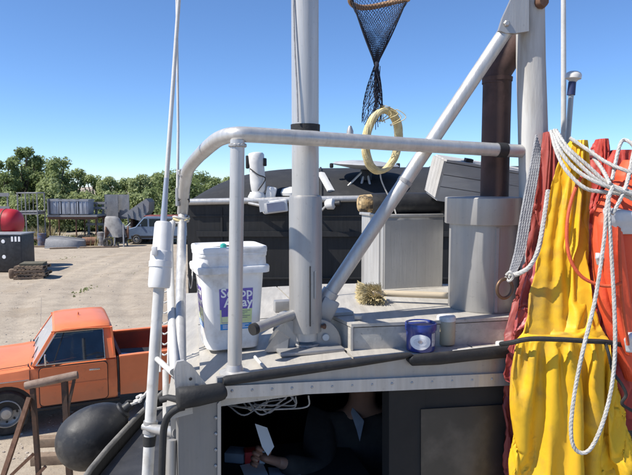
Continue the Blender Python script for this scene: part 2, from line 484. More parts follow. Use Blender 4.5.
# ================================================================== ground
def gz(x, y):
    a = .04 * nz(x * .16, y * .16, 3.1) + .012 * nz(x * .6, y * .6, 7.7)
    # shallow wheel ruts that swing across the yard
    for off, k in ((20.5, .10), (25.5, -.09), (31.0, .05)):
        for w in (-.8, .8):
            d = y - (off + k * (x + 12) + .012 * (x + 12) ** 2 + w)
            a -= .03 * math.exp(-(d / .26) ** 2) - .014 * math.exp(-((abs(d) - .5) / .2) ** 2)
    for w in (-.75, .75, 2.6, 4.1):
        d = x - (-5.2 - .30 * (y - 12) - 1.6 * math.sin((y - 12) * .16) + w)
        a -= .036 * math.exp(-(d / .22) ** 2) - .02 * math.exp(-((abs(d) - .46) / .18) ** 2)
    f = max(0.0, min(1.0, (y - 12.6) / 2.5)) * max(0.0, min(1.0, (38.0 - y) / 3.0))
    return a * f
def axis(lo, hi, mid0, mid1, step, grow):
    out = [mid0]
    while out[-1] < mid1: out.append(out[-1] + step)
    s = step
    while out[-1] < hi: s *= grow; out.append(out[-1] + s)
    s = step; left = []
    x = mid0
    while x > lo: s *= grow; x -= s; left.append(x)
    return left[::-1] + out
gx = axis(-1500, 1500, -26, 4, .2, 1.16)
gy = axis(-600, 2500, 6, 46, .25, 1.15)
mb = MB()
vs = [(x, y, gz(x, y) if -40 < x < 30 and 0 < y < 70 else 0.0) for y in gy for x in gx]
W = len(gx)
fs = [(j * W + i, j * W + i + 1, (j + 1) * W + i + 1, (j + 1) * W + i) for j in range(len(gy) - 1) for i in range(W - 1)]
mb.add(vs, fs)
ground = tag(mb.build('ground', sand, smooth=180, fix=False), kind='structure')

# loose stones strewn over the yard: nobody could count them
rnd = random.Random(4)
mb = MB()
ico = bmesh.new(); bmesh.ops.create_icosphere(ico, subdivisions=1, radius=1)
ico.verts.index_update()
iv = [v.co.copy() for v in ico.verts]; fi = [[v.index for v in f.verts] for f in ico.faces]; ico.free()
for i in range(2600):
    y = 8.5 + 32 * rnd.random() ** 1.5
    x = -.62 * y + rnd.random() * .62 * y
    r = rnd.choice((.01, .012, .014, .016, .02, .028)) * rnd.uniform(.7, 1.3)
    q = Matrix.Rotation(rnd.random() * 6.3, 3, 'Z') @ Matrix.Diagonal((rnd.uniform(.8, 1.5), 1, rnd.uniform(.45, .8)))
    c = Vector((x, y, gz(x, y) + r * .15))
    mb.add([c + q @ (v * r * rnd.uniform(.85, 1.15)) for v in iv], fi)
stone_m = mat('loose_stones', (.34, .29, .24), .95, 0, (.46, .41, .35), 1.3)
tag(mb.build('gravel', stone_m, fix=False), 'small pale stones scattered over the sandy yard', 'gravel', kind='stuff')

# ================================================================== trees
def crown_mesh(seed, h, rad, n, leaf, lm, low=.12):
    r = random.Random(seed)
    mb = MB()
    blobs = []
    for i in range(26):
        z = h * (low + (1 - low) * (i + r.random()) / 26)
        k = (z / h - low) / (1 - low)
        env = rad * (1.0 if k < .45 else math.sqrt(max(.04, 1 - ((k - .45) / .58) ** 2)))
        a = r.random() * 6.28; d = env * r.uniform(.15, .88)
        br = rad * r.uniform(.2, .4) * (1.1 - .45 * k)
        blobs.append((Vector((d * math.cos(a), d * math.sin(a), min(z, h - br * .7))), br))
    for i in range(n):
        c, br = r.choice(blobs)
        d = Vector((r.gauss(0, 1), r.gauss(0, 1), r.gauss(0, 1))).normalized()
        p = c + Vector((d.x, d.y, d.z * .85)) * br * r.uniform(.3, 1.45)
        if p.z < .15: p.z = .15 + r.random() * .3
        s = leaf * r.uniform(.55, 1.25)
        u = (d + Vector((r.gauss(0, .6), r.gauss(0, .6), r.gauss(.3, .6)))).normalized()
        t = u.cross(Vector((r.gauss(0, 1), r.gauss(0, 1), r.gauss(0, 1)))).normalized(); b = u.cross(t)
        mb.add([p - t * s * .5, p + b * s * .34, p + t * s * .55, p - b * s * .34 + u * s * .12], [(0, 1, 2, 3)])
    return mb.mesh('crown', lm, smooth=0), blobs
def trunk_mesh(seed, h, blobs, r0):
    r = random.Random(seed + 50)
    mb = MB()
    pts = [Vector((0, 0, -.1))] + [Vector((r.gauss(0, .08), r.gauss(0, .08), h * k)) for k in (.2, .4, .6, .8)]
    mb.tube(pts, [r0 * 1.25, r0, r0 * .75, r0 * .5, r0 * .22], 8)
    for c, br in blobs[::2]:
        z0 = max(.3, c.z * .6); k = z0 / h
        mb.tube(crv([(0, 0, z0), c * .5 + Vector((0, 0, z0 * .45)), c], 3), [r0 * .45] * 3 + [r0 * .3] * 3 + [r0 * .12], 5)
    return mb.mesh('trunk', bark)
TREES = []
def tree_kind(seed, h, rad, n, leaf, lm, low=.12):
    cm, bl = crown_mesh(seed, h, rad, n, leaf, lm, low)
    return (cm, trunk_mesh(seed, h, bl, .03 * h + .02), h)
kinds = {'tall': tree_kind(1, 7.5, 2.2, 8500, .25, leaf_dark, .1), 'tall2': tree_kind(2, 7.0, 2.4, 8500, .25, leaf_mid, .08),
         'mid': tree_kind(3, 5.5, 2.3, 7500, .24, leaf_mid, .05), 'pale': tree_kind(5, 5.0, 2.3, 7500, .24, leaf_pale, .04),
         'bush': tree_kind(8, 3.0, 1.9, 5000, .22, leaf_pale, .0), 'round': tree_kind(9, 5.2, 2.6, 8500, .22, leaf_dark, .02)}
TG = 'trees along the far edge of the yard'
def tree(kind, px, Y, h, label, group=TG, rz=None, name='broadleaf_tree'):
    cm, tm, h0 = kinds[kind]
    x = (px - 316) / FPX * Y
    t = thing(name, (x, Y, gz(x, Y) if Y < 70 else 0), label, 'tree', group)
    t.rotation_euler = (0, 0, px * 1.7 if rz is None else rz)
    s = h / h0
    t.scale = (s * .98, s * 1.02, s)
    part_at(tm, 'trunk', t, Matrix.Identity(4)); part_at(cm, 'crown', t, Matrix.Identity(4))
    return t
tree('tall', 6, 56, 6.3, 'dark green tree at the left edge behind the red float tank')
tree('tall', 24, 58, 7.6, 'tallest dark green tree of the far tree line, behind the steel cage')
tree('tall2', 38, 60, 6.8, 'second tallest tree, just right of the tallest one')
tree('mid', -14, 57, 6.0, 'green tree cut off by the left edge of the picture')
tree('tall2', 60, 58, 6.6, 'pointed green tree behind the row of aluminium totes')
tree('mid', 76, 60, 5.6, 'mid green tree behind the right end of the totes')
tree('mid', 93, 59, 5.0, 'low green tree above the beams left of the leaning panels')
tree('pale', 50, 54, 4.6, 'pale green bushy tree in front of the pointed tree')
tree('pale', 110, 58, 4.8, 'pale green tree behind the upright dented panels')
tree('mid', 127, 60, 4.7, 'green tree behind the tilted tipper body')
tree('pale', 143, 58, 5.0, 'pale tree right behind the blue van')
tree('pale', 158, 60, 5.2, 'pale tree seen behind the white antenna base')
tree('round', 176, 47, 5.15, 'round dark green tree beside the railing corner')
tree('round', 193, 49, 5.0, 'dark green tree just left of the charcoal turtleback', rz=2.0)
tree('mid', 212, 55, 4.7, 'green tree mostly hidden behind the charcoal turtleback')
tree('pale', 231, 58, 4.8, 'tree hidden behind the charcoal turtleback boat', 'trees behind the dark boat')
for px, Y, h, where in ((2, 53, 3.4, 'behind the red float tank'), (20, 52, 3.0, 'seen through the left half of the steel cage'), (36, 53, 3.3, 'just right of the steel cage'), (70, 53, 3.2, 'behind the middle of the totes'), (84, 54, 3.4, 'behind the right end of the totes'), (100, 54, 3.0, 'behind the beam rack'), (118, 55, 3.4, 'behind the two dented panels'), (135, 54, 3.2, 'behind the tilted tipper body'), (150, 55, 3.5, 'behind the roof of the blue van'), (165, 56, 3.4, 'behind the thick white antenna base'), (205, 54, 3.4, 'behind the left end of the charcoal boat')):
    tree('bush', px, Y, h, 'low pale green bush ' + where, 'bushes under the far trees', name='bush')
for k, (px, Y, h) in enumerate(((250, 62, 5.0), (300, 64, 5.3), (355, 63, 4.9), (410, 66, 5.4), (470, 65, 5.0), (540, 66, 5.2), (610, 66, 5.4))):
    tree(('mid', 'pale', 'tall2')[k % 3], px, Y, h, 'tree hidden behind the charcoal turtleback boat', 'trees behind the dark boat')

# weeds and dry grass growing round the scrap: nobody could count the blades
def tufts(name, spots, m, label, seed):
    r = random.Random(seed); mb = MB()
    for (px, Y, w, h, n) in spots:
        x0 = (px - 316) / FPX * Y
        for i in range(n):
            x = x0 + r.gauss(0, w * .4); y = Y + r.gauss(0, .5); z = gz(x, y) - .02
            hh = h * r.uniform(.25, .75); a = r.random() * 6.28; l = r.gauss(0, .35)
            d = Vector((math.cos(a), math.sin(a), 0)) * .035
            tip = Vector((x + l * hh, y + r.gauss(0, .3) * hh, z + hh))
            b = Vector((x, y, z))
            mb.add([b - d, b + d, b.lerp(tip, .6) + d * 1.3, tip, b.lerp(tip, .55) - d], [(0, 1, 2, 3, 4)])
    return tag(mb.build(name, m, fix=False, smooth=0), label, 'grass', kind='stuff')
tufts('weeds', [(89, 41.5, 2.0, .9, 320), (93, 42, 1.4, 1.0, 200), (98, 41.5, 1.2, .7, 160), (44, 41, 1.6, .9, 220), (32, 41, 2.4, .6, 200), (152, 45, 3, .8, 200), (70, 43, 6, .8, 300), (120, 44, 6, .7, 260), (10, 42, 5, .8, 260), (165, 46, 4, .7, 200)],
      weed_m, 'green weeds growing between the scrap at the yard edge', 11)
tufts('yard_weeds', [(79, 22.5, .3, .16, 36), (132, 27.5, .4, .06, 30), (66, 33, .5, .08, 30)], weed_m, 'small low weeds sprouting in the middle of the sandy yard', 13)
tufts('dry_grass', [(41, 42.5, 1.0, 1.7, 300), (46, 43, .8, 1.4, 140), (99, 41, .9, 1.1, 120), (84, 44, 2.5, .9, 160)], straw_m, 'tall dry straw-coloured grass between the cage and the totes', 12)

# ================================================================== scrap at the yard's edge
def ground_pt(px, Y):
    x = (px - 316) / FPX * Y
    return Vector((x, Y, gz(x, Y)))
# steel cage frame
c = ground_pt(27, 40.5)
cage = thing('steel_cage', c, 'open grey steel cage standing left of the aluminium totes', 'cage')
zt = at(27, 193, 40.5).z; zb = at(27, 214, 40.5).z
x0, x1 = at(17.5, 200, 40.5).x, at(37, 200, 40.5).x
for x in (x0, x1):
    for dy in (0, 1.1):
        MB().tube([(x, 40.5 + dy, gz(x, 40.5 + dy) - .02), (x, 40.5 + dy, zt)], .05, 6).build('post', scrap, cage)
for z in (zt, zb, zb + .16, .45):
    mb = MB()
    for dy in (0, 1.1): mb.tube([(x0, 40.5 + dy, z), (x1, 40.5 + dy, z)], .045, 6)
    for x in (x0, x1): mb.tube([(x, 40.5, z), (x, 41.6, z)], .045, 6)
    mb.build('rail', scrap, cage)
for k in range(1, 5):
    x = x0 + (x1 - x0) * k / 5
    MB().tube([(x, 40.5, zb), (x, 40.5, zt)], .02, 5).build('bar', scrap, cage)
MB().box(((x0 + x1) / 2, 41.05, zb + .08), (x1 - x0 - .1, 1.0, .14)).build('floor_panel', scrap, cage)
MB().box(((x0 + x1) / 2, 41.0, .42), (x1 - x0 + .6, 1.3, .1)).build('base_plate', steel_rust, cage)
# pale steel frame further left
c = ground_pt(3, 42)
fr = thing('scaffold_frame', c, 'grey steel frame standing at the left picture edge behind the red float tank', 'frame')
for px in (-12, -2, 8):
    p = ground_pt(px, 42); MB().box((p.x, 42, 1.75), (.08, .08, 3.55)).build('post', scrap, fr)
for z in (2.4, 3.4):
    MB().box((c.x - .35, 41.94, z), (1.7, .05, .4 if z < 3 else .25)).build('panel', scrap, fr)
# flatbed trailer with the totes
Y = 41.0
zd = at(70, 215, Y).z
xa, xb = at(47, 215, Y).x, at(97, 215, Y).x
tr = thing('flatbed_trailer', ground_pt(72, Y), 'flat grey trailer carrying the row of aluminium totes', 'trailer')
MB().box(((xa + xb) / 2, Y + .9, zd - .07), (xb - xa, 1.9, .12)).build('deck', scrap, tr)
for y in (Y + .1, Y + 1.7): MB().box(((xa + xb) / 2, y, zd - .22), (xb - xa, .1, .17)).build('frame_beam', steel_rust, tr)
for px in (48.5, 75, 95):
    for y in (Y + .15, Y + 1.65):
        x = at(px, 215, Y).x; MB().tube([(x, y, gz(x, y) - .03), (x, y, zd - .3)], .05, 6).build('leg', steel_rust, tr)
for px in (80, 88):
    for y in (Y + .05, Y + 1.8):
        x = at(px, 215, Y).x; MB().lathe([(.12, -.09), (.3, -.1), (.34, -.05), (.34, .05), (.3, .1), (.12, .09)], (x, y, .34), (0, 1, 0), 18).build('wheel', tyre_m, tr)
MB().tube([(xb, Y + .9, zd - .2), (xb + 1.1, Y + .9, zd - .3)], .05, 6).build('drawbar', steel_rust, tr)
x = at(48, 215, Y).x
MB().box((x, Y + .9, zd + .55), (.06, 1.8, 1.1)).build('end_gate', scrap, tr)
tote_mb = MB()
tote_mb.box((0, 0, .52), (.86, 1.1, .96), bev=.04)
for k in range(3): tote_mb.box((-.27 + .27 * k, -.56, .5), (.05, .04, .84))
tote_mb.box((0, 0, .98), (.94, 1.18, .07))
tote_me = tote_mb.mesh('tote_body', mat('milky_aluminium', (.38, .4, .44), .45, .3, (.28, .3, .34), 2.5, dirt=(.3, .3, .31), dscale=2))
lid_me = MB().box((0, 0, 1.04), (.9, 1.14, .05), bev=.02).mesh('tote_lid', scrap)
for k, (px, nm) in enumerate(((54, 'leftmost'), (62.5, 'second from the left'), (71.5, 'third from the left'), (80, 'rightmost'))):
    p = at(px + 1, 215, Y)
    t = thing('fish_tote', (p.x, Y + .75, zd - .005), 'square aluminium tote, %s in the row on the flatbed trailer' % nm, 'tote', 'aluminium totes on the trailer')
    part_at(tote_me, 'tote_body', t, Matrix.Identity(4)); part_at(lid_me, 'lid', t, Matrix.Identity(4))
# upturned aluminium skiff lying in front of the trailer
Y = 39.2
p0, p1 = ground_pt(48.5, Y), ground_pt(84, Y)
loops = []
n = 14
for i in range(n + 1):
    k = i / n; x = p0.x + (p1.x - p0.x) * k
    w = .75 * (1 if k < .55 else math.sqrt(max(.02, 1 - ((k - .55) / .46) ** 2)))
    h = .68 - .28 * max(0, k - .35)
    loops.append([Vector((x, Y + a * w, gz(x, Y) - .02 + h * b)) for a, b in ((-1, 0), (-.96, .45), (-.75, .88), (-.3, .97), (0, 1.03), (.3, .97), (.75, .88), (.96, .45), (1, 0))])
sk = thing('skiff', (p0 + p1) / 2, 'upturned aluminium skiff lying on the ground below the totes', 'boat')
MB().rings(loops).build('hull', scrap, sk)
mb = MB()
for s in (-1, 1): mb.tube([l[0 if s < 0 else 8] + Vector((0, s * .02, .04)) for l in loops], .04, 6)
mb.build('gunwale', scrap, sk)
MB().tube([l[4] + Vector((0, 0, .03)) for l in loops], .035, 5).build('keel', scrap, sk)
# beams right of the totes
bt = thing('beam_rack', ground_pt(94, 42.5), 'rack of pale beams on uprights between the totes and the dented panels', 'rack')
for z, px0, px1 in ((at(90, 203, 42.5).z, 85, 106), (at(90, 208, 42.5).z, 84, 106), (1.3, 86, 104)):
    a, b = at(px0, 203, 42.5).x, at(px1, 203, 42.5).x
    MB().box(((a + b) / 2, 42.5, z), (b - a, .25, .16)).build('beam', scrap, bt)
for px in (87, 95, 102):
    x = at(px, 203, 42.5).x; MB().box((x, 42.72, 1.35), (.14, .14, 2.75)).build('post', scrap, bt)
# two dented panels leaning on posts, and a tilted tipper body
for k, (px, w, lab) in enumerate(((111.5, .95, 'left of the two upright dented metal panels behind the scrap engine'), (123.5, .85, 'right of the two upright dented metal panels, beside the tilted tipper body'))):
    Y = 43.5 + k * .4
    p = at(px, 203, Y); g = ground_pt(px, Y)
    t = thing('metal_panel', g, lab, 'panel', 'upright metal panels')
    mb = MB(); N = 6; top = at(px, 194.5, Y).z
    vs = []
    for j in range(N + 1):
        for i in range(N + 1):
            vs.append(Vector((g.x + (i / N - .5) * w, Y + .05 * nz(i * .7, j * .7, k * 9.), 1.6 + (top - 1.6) * j / N)))
    fs = [(j * 7 + i, j * 7 + i + 1, j * 7 + i + 8, j * 7 + i + 7) for j in range(N) for i in range(N)]
    mb.add(vs, fs)
    mb.add([v + Vector((0, .08, 0)) for v in vs], [f[::-1] for f in fs])
    edge = list(range(0, 7)) + [13, 20, 27, 34, 41, 48] + [47, 46, 45, 44, 43, 42] + [35, 28, 21, 14, 7]
    mb.f += [[edge[i], edge[(i + 1) % 24], edge[(i + 1) % 24] + 49, edge[i] + 49] for i in range(24)]; mb.mi += [0] * 24
    mb.build('sheet', scrap, t)
    for s in (-.35, .35): MB().box((g.x + s * w, Y + .16, 1.45), (.1, .1, 2.95)).build('post', steel_rust, t)
Y = 42.6
tp = thing('tipper_body', ground_pt(136, Y), 'tilted grey tipper body sloping up to the right above the blue van', 'tipper')
a = at(121, 216, Y); b = at(146, 198.5, Y); up = Vector((-.08, 0, .62))
poly = [a, a + Vector((1.4, 0, -.35)), at(148.5, 211, Y), at(149, 202, Y), b]
MB().prism([p for p in poly], (0, 1.5, 0)).build('box', scrap, tp)
for k in range(1, 5):
    q = a.lerp(b, k / 5 + .02); MB().box((q.x + .1, Y - .03, q.z - .42), (.07, .07, .62), ry=-.1).build('rib', scrap, tp)
for px in (130, 147):
    q = at(px, 214, Y); MB().box((q.x, Y + .7, (q.z - .1) / 2), (.14, .9, q.z - .1)).build('leg', steel_rust, tp)
# scrap engine under a pale tarpaulin
Y = 39.6
g = ground_pt(114, Y)
se = thing('scrap_winch', g, 'scrap winch on legs half under a pale tarpaulin beside the blue van', 'scrap')
MB().lathe([(.08, -.75), (.42, -.74), (.42, -.66), (.24, -.62), (.24, .62), (.42, .66), (.42, .74), (.08, .75)], (g.x + .1, Y + .2, .92), (1, .25, 0), 18).build('drum', steel_rust, se)
for s in (-.62, .05, .62):
    for y in (-.3, .5): MB().tube([(g.x + s * 1.1, Y + y, gz(g.x, Y) - .03), (g.x + s * .9, Y + .1, 1.5)], .055, 6).build('leg', scrap, se)
MB().box((g.x + .35, Y + .25, .55), (.7, .6, .5), bev=.06).build('engine_block', trim_black, se)
mb = MB(); loops = []
rt = random.Random(3)
for j in range(9):
    k = j / 8; w = (.3 + .45 * k ** .6); z = 2.0 - 1.35 * k ** 1.5
    loops.append([Vector((g.x - .25 + .25 * k + math.cos(i / 16 * 2 * PI) * w * (1 + .22 * nz(i * .9, j * .3, 1.)), Y + .2 + math.sin(i / 16 * 2 * PI) * w * .55 * (1 + .25 * nz(i * .8, j * .4, 5.)), z + .12 * nz(i * .7, j * .6, 8.) * k)) for i in range(16)])
mb.rings(loops, cap=False); mb.add(loops[0], [tuple(range(16))])
o = mb.build('tarpaulin', mat('pale_tarp', (.36, .35, .33), .8, 0, (.22, .21, .2), 3, .004, 10), se)


# red float tank, black tote and the stack of pallets
Y = 29.5
rt_ = thing('float_tank', ground_pt(-10, Y), 'big red float tank lying behind the black plastic tote', 'tank')
zc = at(0, 222.5, Y).z; xr = at(22, 222, Y).x; r_ = .68
mb = MB()
prof = [(.02, 0), (.3, .03), (.52, .12), (.64, .28), (r_, .5), (r_, 2.6), (.64, 2.85), (.5, 3.02), (.3, 3.1), (.02, 3.13)]
mb.lathe(prof, (xr, Y, zc), (-1, 0, 0), 24)
mb.build('shell', tank_red, rt_)
for d in (.75, 2.3):
    MB().box((xr - d, Y, (zc - r_) / 2 + .09), (.25, 1.0, zc - r_ + .3)).build('cradle_block', wood_brown, rt_)
    MB().lathe([(r_ + .004, -.03), (r_ + .018, -.02), (r_ + .018, .02), (r_ + .004, .03)], (xr - d, Y, zc), (1, 0, 0), 24, cap=False).build('strap', steel_rust, rt_)
Y = 27.6
bb = thing('plastic_tote', ground_pt(0, Y), 'black plastic tote with white round spots in front of the red float tank', 'tote')
xr = at(21.5, 250, Y).x; zt = at(10, 234, Y).z
xl = xr - 1.95
MB().box(((xl + xr) / 2, Y + .65, zt / 2), (xr - xl, 1.3, zt - .04), bev=.05).build('bin', box_black, bb)
MB().box(((xl + xr) / 2, Y + .65, zt - .02), (xr - xl + .08, 1.38, .06), bev=.02).build('rim', mat('grey_tote_rim', (.3, .31, .33), .6, 0, (.22, .23, .25), 4), bb)
for px, py in ((3, 241.5), (4, 257)):
    p = at(px, py, Y - .01); MB().lathe([(.09, 0), (.08, .015)], (p.x, Y - .002, p.z), (0, -1, 0), 14).build('spot', print_white, bb)
for px in (12, 15.5, 19):
    p = at(px, 239, Y - .01); MB().box((p.x, Y - .006, p.z), (.09, .012, .24)).build('slot', print_white, bb)
# pallets
rp = random.Random(9)
def pallet(cx, cy, z, rz, label, tilt=0.0):
    t = thing('pallet', (cx, cy, z), label, 'pallet', 'pallets stacked by the black tote')
    t.rotation_euler = (0, tilt, rz)
    for y in (-.45, 0, .45):
        part_at(MB().box((0, y, .07), (1.2, .1, .09)).mesh('stringer', wood_brown), 'stringer', t, Matrix.Identity(4))
    top = MB().box((0, 0, 0), (.11, 1.0, .022)).mesh('board', wood_brown)
    for z_, n in ((.128, 8), (.012, 4)):
        for k in range(n):
            part_at(top, 'board', t, Matrix.Translation((-.54 + 1.08 * k / (n - 1), rp.uniform(-.03, .03), z_)) @ Matrix.Rotation(rp.uniform(-.03, .03), 4, 'Z'))
    return t
px_, py_ = (29 - 316) / FPX * 26.0, 26.0
zz = gz(px_, py_)
pallet(px_, py_, zz + .0, .18, 'bottom pallet of the low stack beside the black tote')
pallet(px_ + .1, py_ + .05, zz + .142, .1, 'second pallet from the ground in the low stack beside the black tote')
pallet(px_ - .02, py_, zz + .284, .3, 'third pallet from the ground in the low stack beside the black tote')
pallet(px_ + .02, py_ + .1, zz + .426, .05, 'top pallet of the low stack beside the black tote')
mb = MB(); mb.box((px_ + .05, py_ + .1, zz + .62), (.95, .7, .1), rz=.15, rx=.03)
tag(mb.build('plank_slab', mat('mossy_wood', (.09, .085, .06), .9, 0, (.14, .12, .08), 4, .003, 20)), 'mossy dark slab lying on top of the pallet stack', 'slab')
# pale boulder-like block at the stack's left
lb = MB(); lb.box((px_ - .78, py_ - .1, .2), (.3, .3, .42), rz=.4, bev=.08)
tag(lb.build('timber_block', wood_brown), 'short brown timber block at the left end of the pallet stack', 'block')

# more clutter in front of the scrap line
rc0 = random.Random(31)
def barrel(px, Y, r, h, m, label, lying=False):
    g = ground_pt(px, Y); t = thing('drum_barrel', g, label, 'barrel', 'barrels in the scrap')
    ax, c = ((1, .3, 0), g + Vector((-h / 2, 0, r - .01))) if lying else ((0, 0, 1), g - Vector((0, 0, .01)))
    MB().lathe([(r * .96, 0), (r, .01), (r, h * .33), (r * 1.04, h * .345), (r, h * .36), (r, h * .64), (r * 1.04, h * .655), (r, h * .67), (r, h - .01), (r * .96, h)], c, ax, 20).build('shell', m, t)
    e = c + Vector(ax).normalized() * h
    MB().lathe([(.05, -.004), (.05, .02)], e + (Vector((r * .5, 0, 0)) if not lying else Vector((0, -r * .1, r * .5))), ax, 10).build('bung', trim_black, t)
barrel(41, 39.8, .29, .88, mat('rusty_blue_barrel', (.05, .1, .2), .6, 0, (.16, .1, .07), 4), 'blue rusty barrel standing between the cage and the totes')
barrel(88, 40.2, .29, .88, mat('brown_barrel', (.2, .09, .05), .7, 0, (.28, .16, .1), 4), 'brown rusty barrel lying beside the upturned skiff', True)
barrel(101, 40.4, .3, .9, mat('grey_barrel', (.3, .3, .31), .6, .2, (.2, .17, .15), 4), 'grey barrel standing left of the scrap winch')
for k, (px, Y, L_, rz, lab) in enumerate(((98, 38.8, 2.4, .15, 'long weathered plank lying left of the scrap winch'), (33, 39.2, 2.2, -.1, 'weathered plank lying in front of the steel cage'), (62, 38.2, 1.6, .3, 'short plank lying in front of the upturned skiff'))):
    g = ground_pt(px, Y); tag(MB().box(g + Vector((0, 0, .05)), (L_, .22, .08), rz=rz, bev=.008).build('loose_plank', wood_brown), lab, 'plank', 'planks on the yard')
for k, (px, Y, lab) in enumerate(((72, 40.1, 'worn tyre lying flat right of the skiff under the trailer'), (107, 39.0, 'worn tyre leaning at the scrap winch'))):
    g = ground_pt(px, Y); r = .33
    tag(MB().lathe([(r * .6, -.1), (r * .9, -.11), (r, -.07), (r, .07), (r * .9, .11), (r * .6, .1), (r * .57, 0), (r * .6, -.1)], g + (Vector((0, 0, .1)) if k == 0 else Vector((0, 0, .31))), (0, 0, 1) if k == 0 else (.2, -1, .25), 24, cap=False).build('old_tyre', tyre_m), lab, 'tyre', 'old tyres in the yard')

# ================================================================== vehicles
def wheel(parent, x, y, r, w, side, hub=hub_m):
    """tyre with a dished steel rim; side = -1 faces -Y"""
    t = MB().lathe([(r * .6, -w / 2), (r * .9, -w / 2), (r * .985, -w * .36), (r, -w * .2), (r, w * .2), (r * .985, w * .36), (r * .9, w / 2), (r * .6, w / 2), (r * .58, 0), (r * .6, -w / 2)], (x, y, r), (0, 1, 0), 36, cap=False).build('wheel', tyre_m, parent)
    yo = y + side * w * .36
    MB().lathe([(r * .62, .02), (r * .6, .045), (r * .56, .05), (r * .52, -.02), (r * .4, -.05), (r * .27, -.03), (r * .25, .035), (r * .2, .06), (0.001, .065)], (x, yo, r), (0, side, 0), 28, cap=False).build('rim', hub, t)
    mb = MB()
    for k in range(8):
        a = 2 * PI * k / 8; mb.lathe([(r * .05, -.02), (r * .045, .0)], (x + math.cos(a) * r * .42, yo - side * .03, r + math.sin(a) * r * .42), (0, side, 0), 8)
    mb.build('rim_hole', trim_black, t)
    return t

def arc(cx, cz, r, a0, a1, n):
    return [(cx + r * math.cos(R(a0 + (a1 - a0) * i / n)), cz + r * math.sin(R(a0 + (a1 - a0) * i / n))) for i in range(n + 1)]

# ------------------------------------------------------------------ orange pickup, nose to the left
TY = 9.95                                   # near side of the truck
TX = at(117.5, 380, TY).x                   # rear wall of the cab
TW = 1.98
truck = thing('pickup_truck', (TX, TY, 0), 'faded orange pickup truck parked on the sand beside the boat', 'truck')
FX = TX - 1.84                              # front axle
RX = TX + 1.42                              # rear axle
def tz(x): return x + TX
P3 = lambda x, y, z: Vector((TX + x, TY + y, z))
def side_panel(name, outline, y0, y1, m, parent):
    return MB().prism([P3(x, y0, z) for x, z in outline], (0, y1 - y0, 0)).build(name, m, parent)
# body lower shell: shaped cross-sections (rounded shoulder) from the nose to the cab's rear
def section(x, zs, zt, inset=0.0, crown=.03):
    """half profile mirrored: rocker, side crease, shoulder, top"""
    pr = [(.06 + inset, zs), (.015 + inset, zs + .08), (.0 + inset, .72), (.012 + inset, .78), (.02 + inset, .9), (.05 + inset, zt - .05), (.12 + inset, zt - .012), (.3 + inset, zt + crown * .5), (.62, zt + crown)]
    return [P3(x, y, z) for y, z in pr] + [P3(x, TW - y, z) for y, z in reversed(pr)]
def bonnet_sec(x, zt, inset=0.0, crown=.03):
    pr = [(.02 + inset, .83), (.004 + inset, .85), (.0 + inset, .89), (.012 + inset, .91), (.02 + inset, .95), (.05 + inset, zt - .04), (.12 + inset, zt - .01), (.3 + inset, zt + crown * .5), (.62, zt + crown)]
    return [P3(x, y, z) for y, z in pr] + [P3(x, TW - y, z) for y, z in reversed(pr)]
hood = MB()
hood.rings([bonnet_sec(-2.62, .98, .06), bonnet_sec(-2.56, 1.02, .02), bonnet_sec(-2.15, 1.05), bonnet_sec(-1.5, 1.08), bonnet_sec(-1.34, 1.1)])
fa = [(-2.60, .42)] + [(x, z) for x, z in arc(-1.70, .40, .43, 180, 0, 14)] + [(-1.20, .40), (-1.20, .86), (-2.60, .86)]
o = hood.build('bonnet', truck_paint, truck)
side_panel('front_fender', fa, .006, .10, truck_paint, truck)
side_panel('front_fender', [(x, z) for x, z in fa], TW - .10, TW - .006, truck_paint, truck)
MB().prism([P3(x, .10, z) for x, z in arc(-1.70, .40, .47, 180, 0, 12)] , (0, .3, 0)).build('wheel_well', trim_black, truck)
MB().prism([P3(x, TW - .40, z) for x, z in arc(-1.70, .40, .47, 180, 0, 12)] , (0, .3, 0)).build('wheel_well', trim_black, truck)
# nose: grille, lamps, bumper
MB().box(P3(-2.65, TW / 2, .78), (.04, 1.5, .3)).build('grille', trim_black, truck)
for k in range(5): MB().box(P3(-2.675, TW / 2, .67 + .055 * k), (.02, 1.2, .018)).build('grille_bar', chrome, truck)
for y in (.28, TW - .28): MB().lathe([(.1, 0), (.1, .03), (.085, .05), (.001, .06)], P3(-2.65, y, .78), (-1, 0, 0), 18).build('headlight', print_white, truck)
MB().box(P3(-2.74, TW / 2, .52), (.12, 2.0, .18), bev=.04).build('front_bumper', chrome, truck)
MB().box(P3(-2.2, -.005, .8), (.02, .012, .02)).build('fender_badge', chrome, truck)
MB().box(P3(-1.32, -.004, .855), (.17, .02, .045), bev=.006).build('badge', chrome, truck)
# cab lower body
cab = MB(); cab.rings([section(-1.345, .36, 1.1), section(-.7, .36, 1.12), section(-.04, .36, 1.12), section(0, .38, 1.11, .01)], cap=True)
o = cab.build('cab_body', truck_paint, truck)
# door panel standing 6 mm proud with a shut-line round it
def rounded(x0, z0, x1, z1, r):
    out = []
    for cx, cz, a in ((x1 - r, z1 - r, 0), (x0 + r, z1 - r, 90), (x0 + r, z0 + r, 180), (x1 - r, z0 + r, 270)):
        out += [(cx + r * math.cos(R(a + k * 30)), cz + r * math.sin(R(a + k * 30))) for k in range(4)]
    return out
for s, yy in ((1, -.012), (-1, TW + .012)):
    d = MB().prism([P3(x, yy, z) for x, z in rounded(-1.2, .44, -.16, 1.06, .06)], (0, s * .035, 0)).build('door', truck_paint, truck)
    MB().box(P3(-.36, yy - s * .016, .955), (.17, .022, .03), bev=.008).build('door_handle', chrome, d)
    MB().prism([P3(x, yy + s * .009, z) for x, z in rounded(-1.212, .425, -.148, 1.073, .065)], (0, s * .02, 0)).build('door_seal', trim_black, d)
    MB().box(P3(-.68, yy - s * .003, .75), (1.0, .01, .018)).build('crease_strip', truck_paint, d)
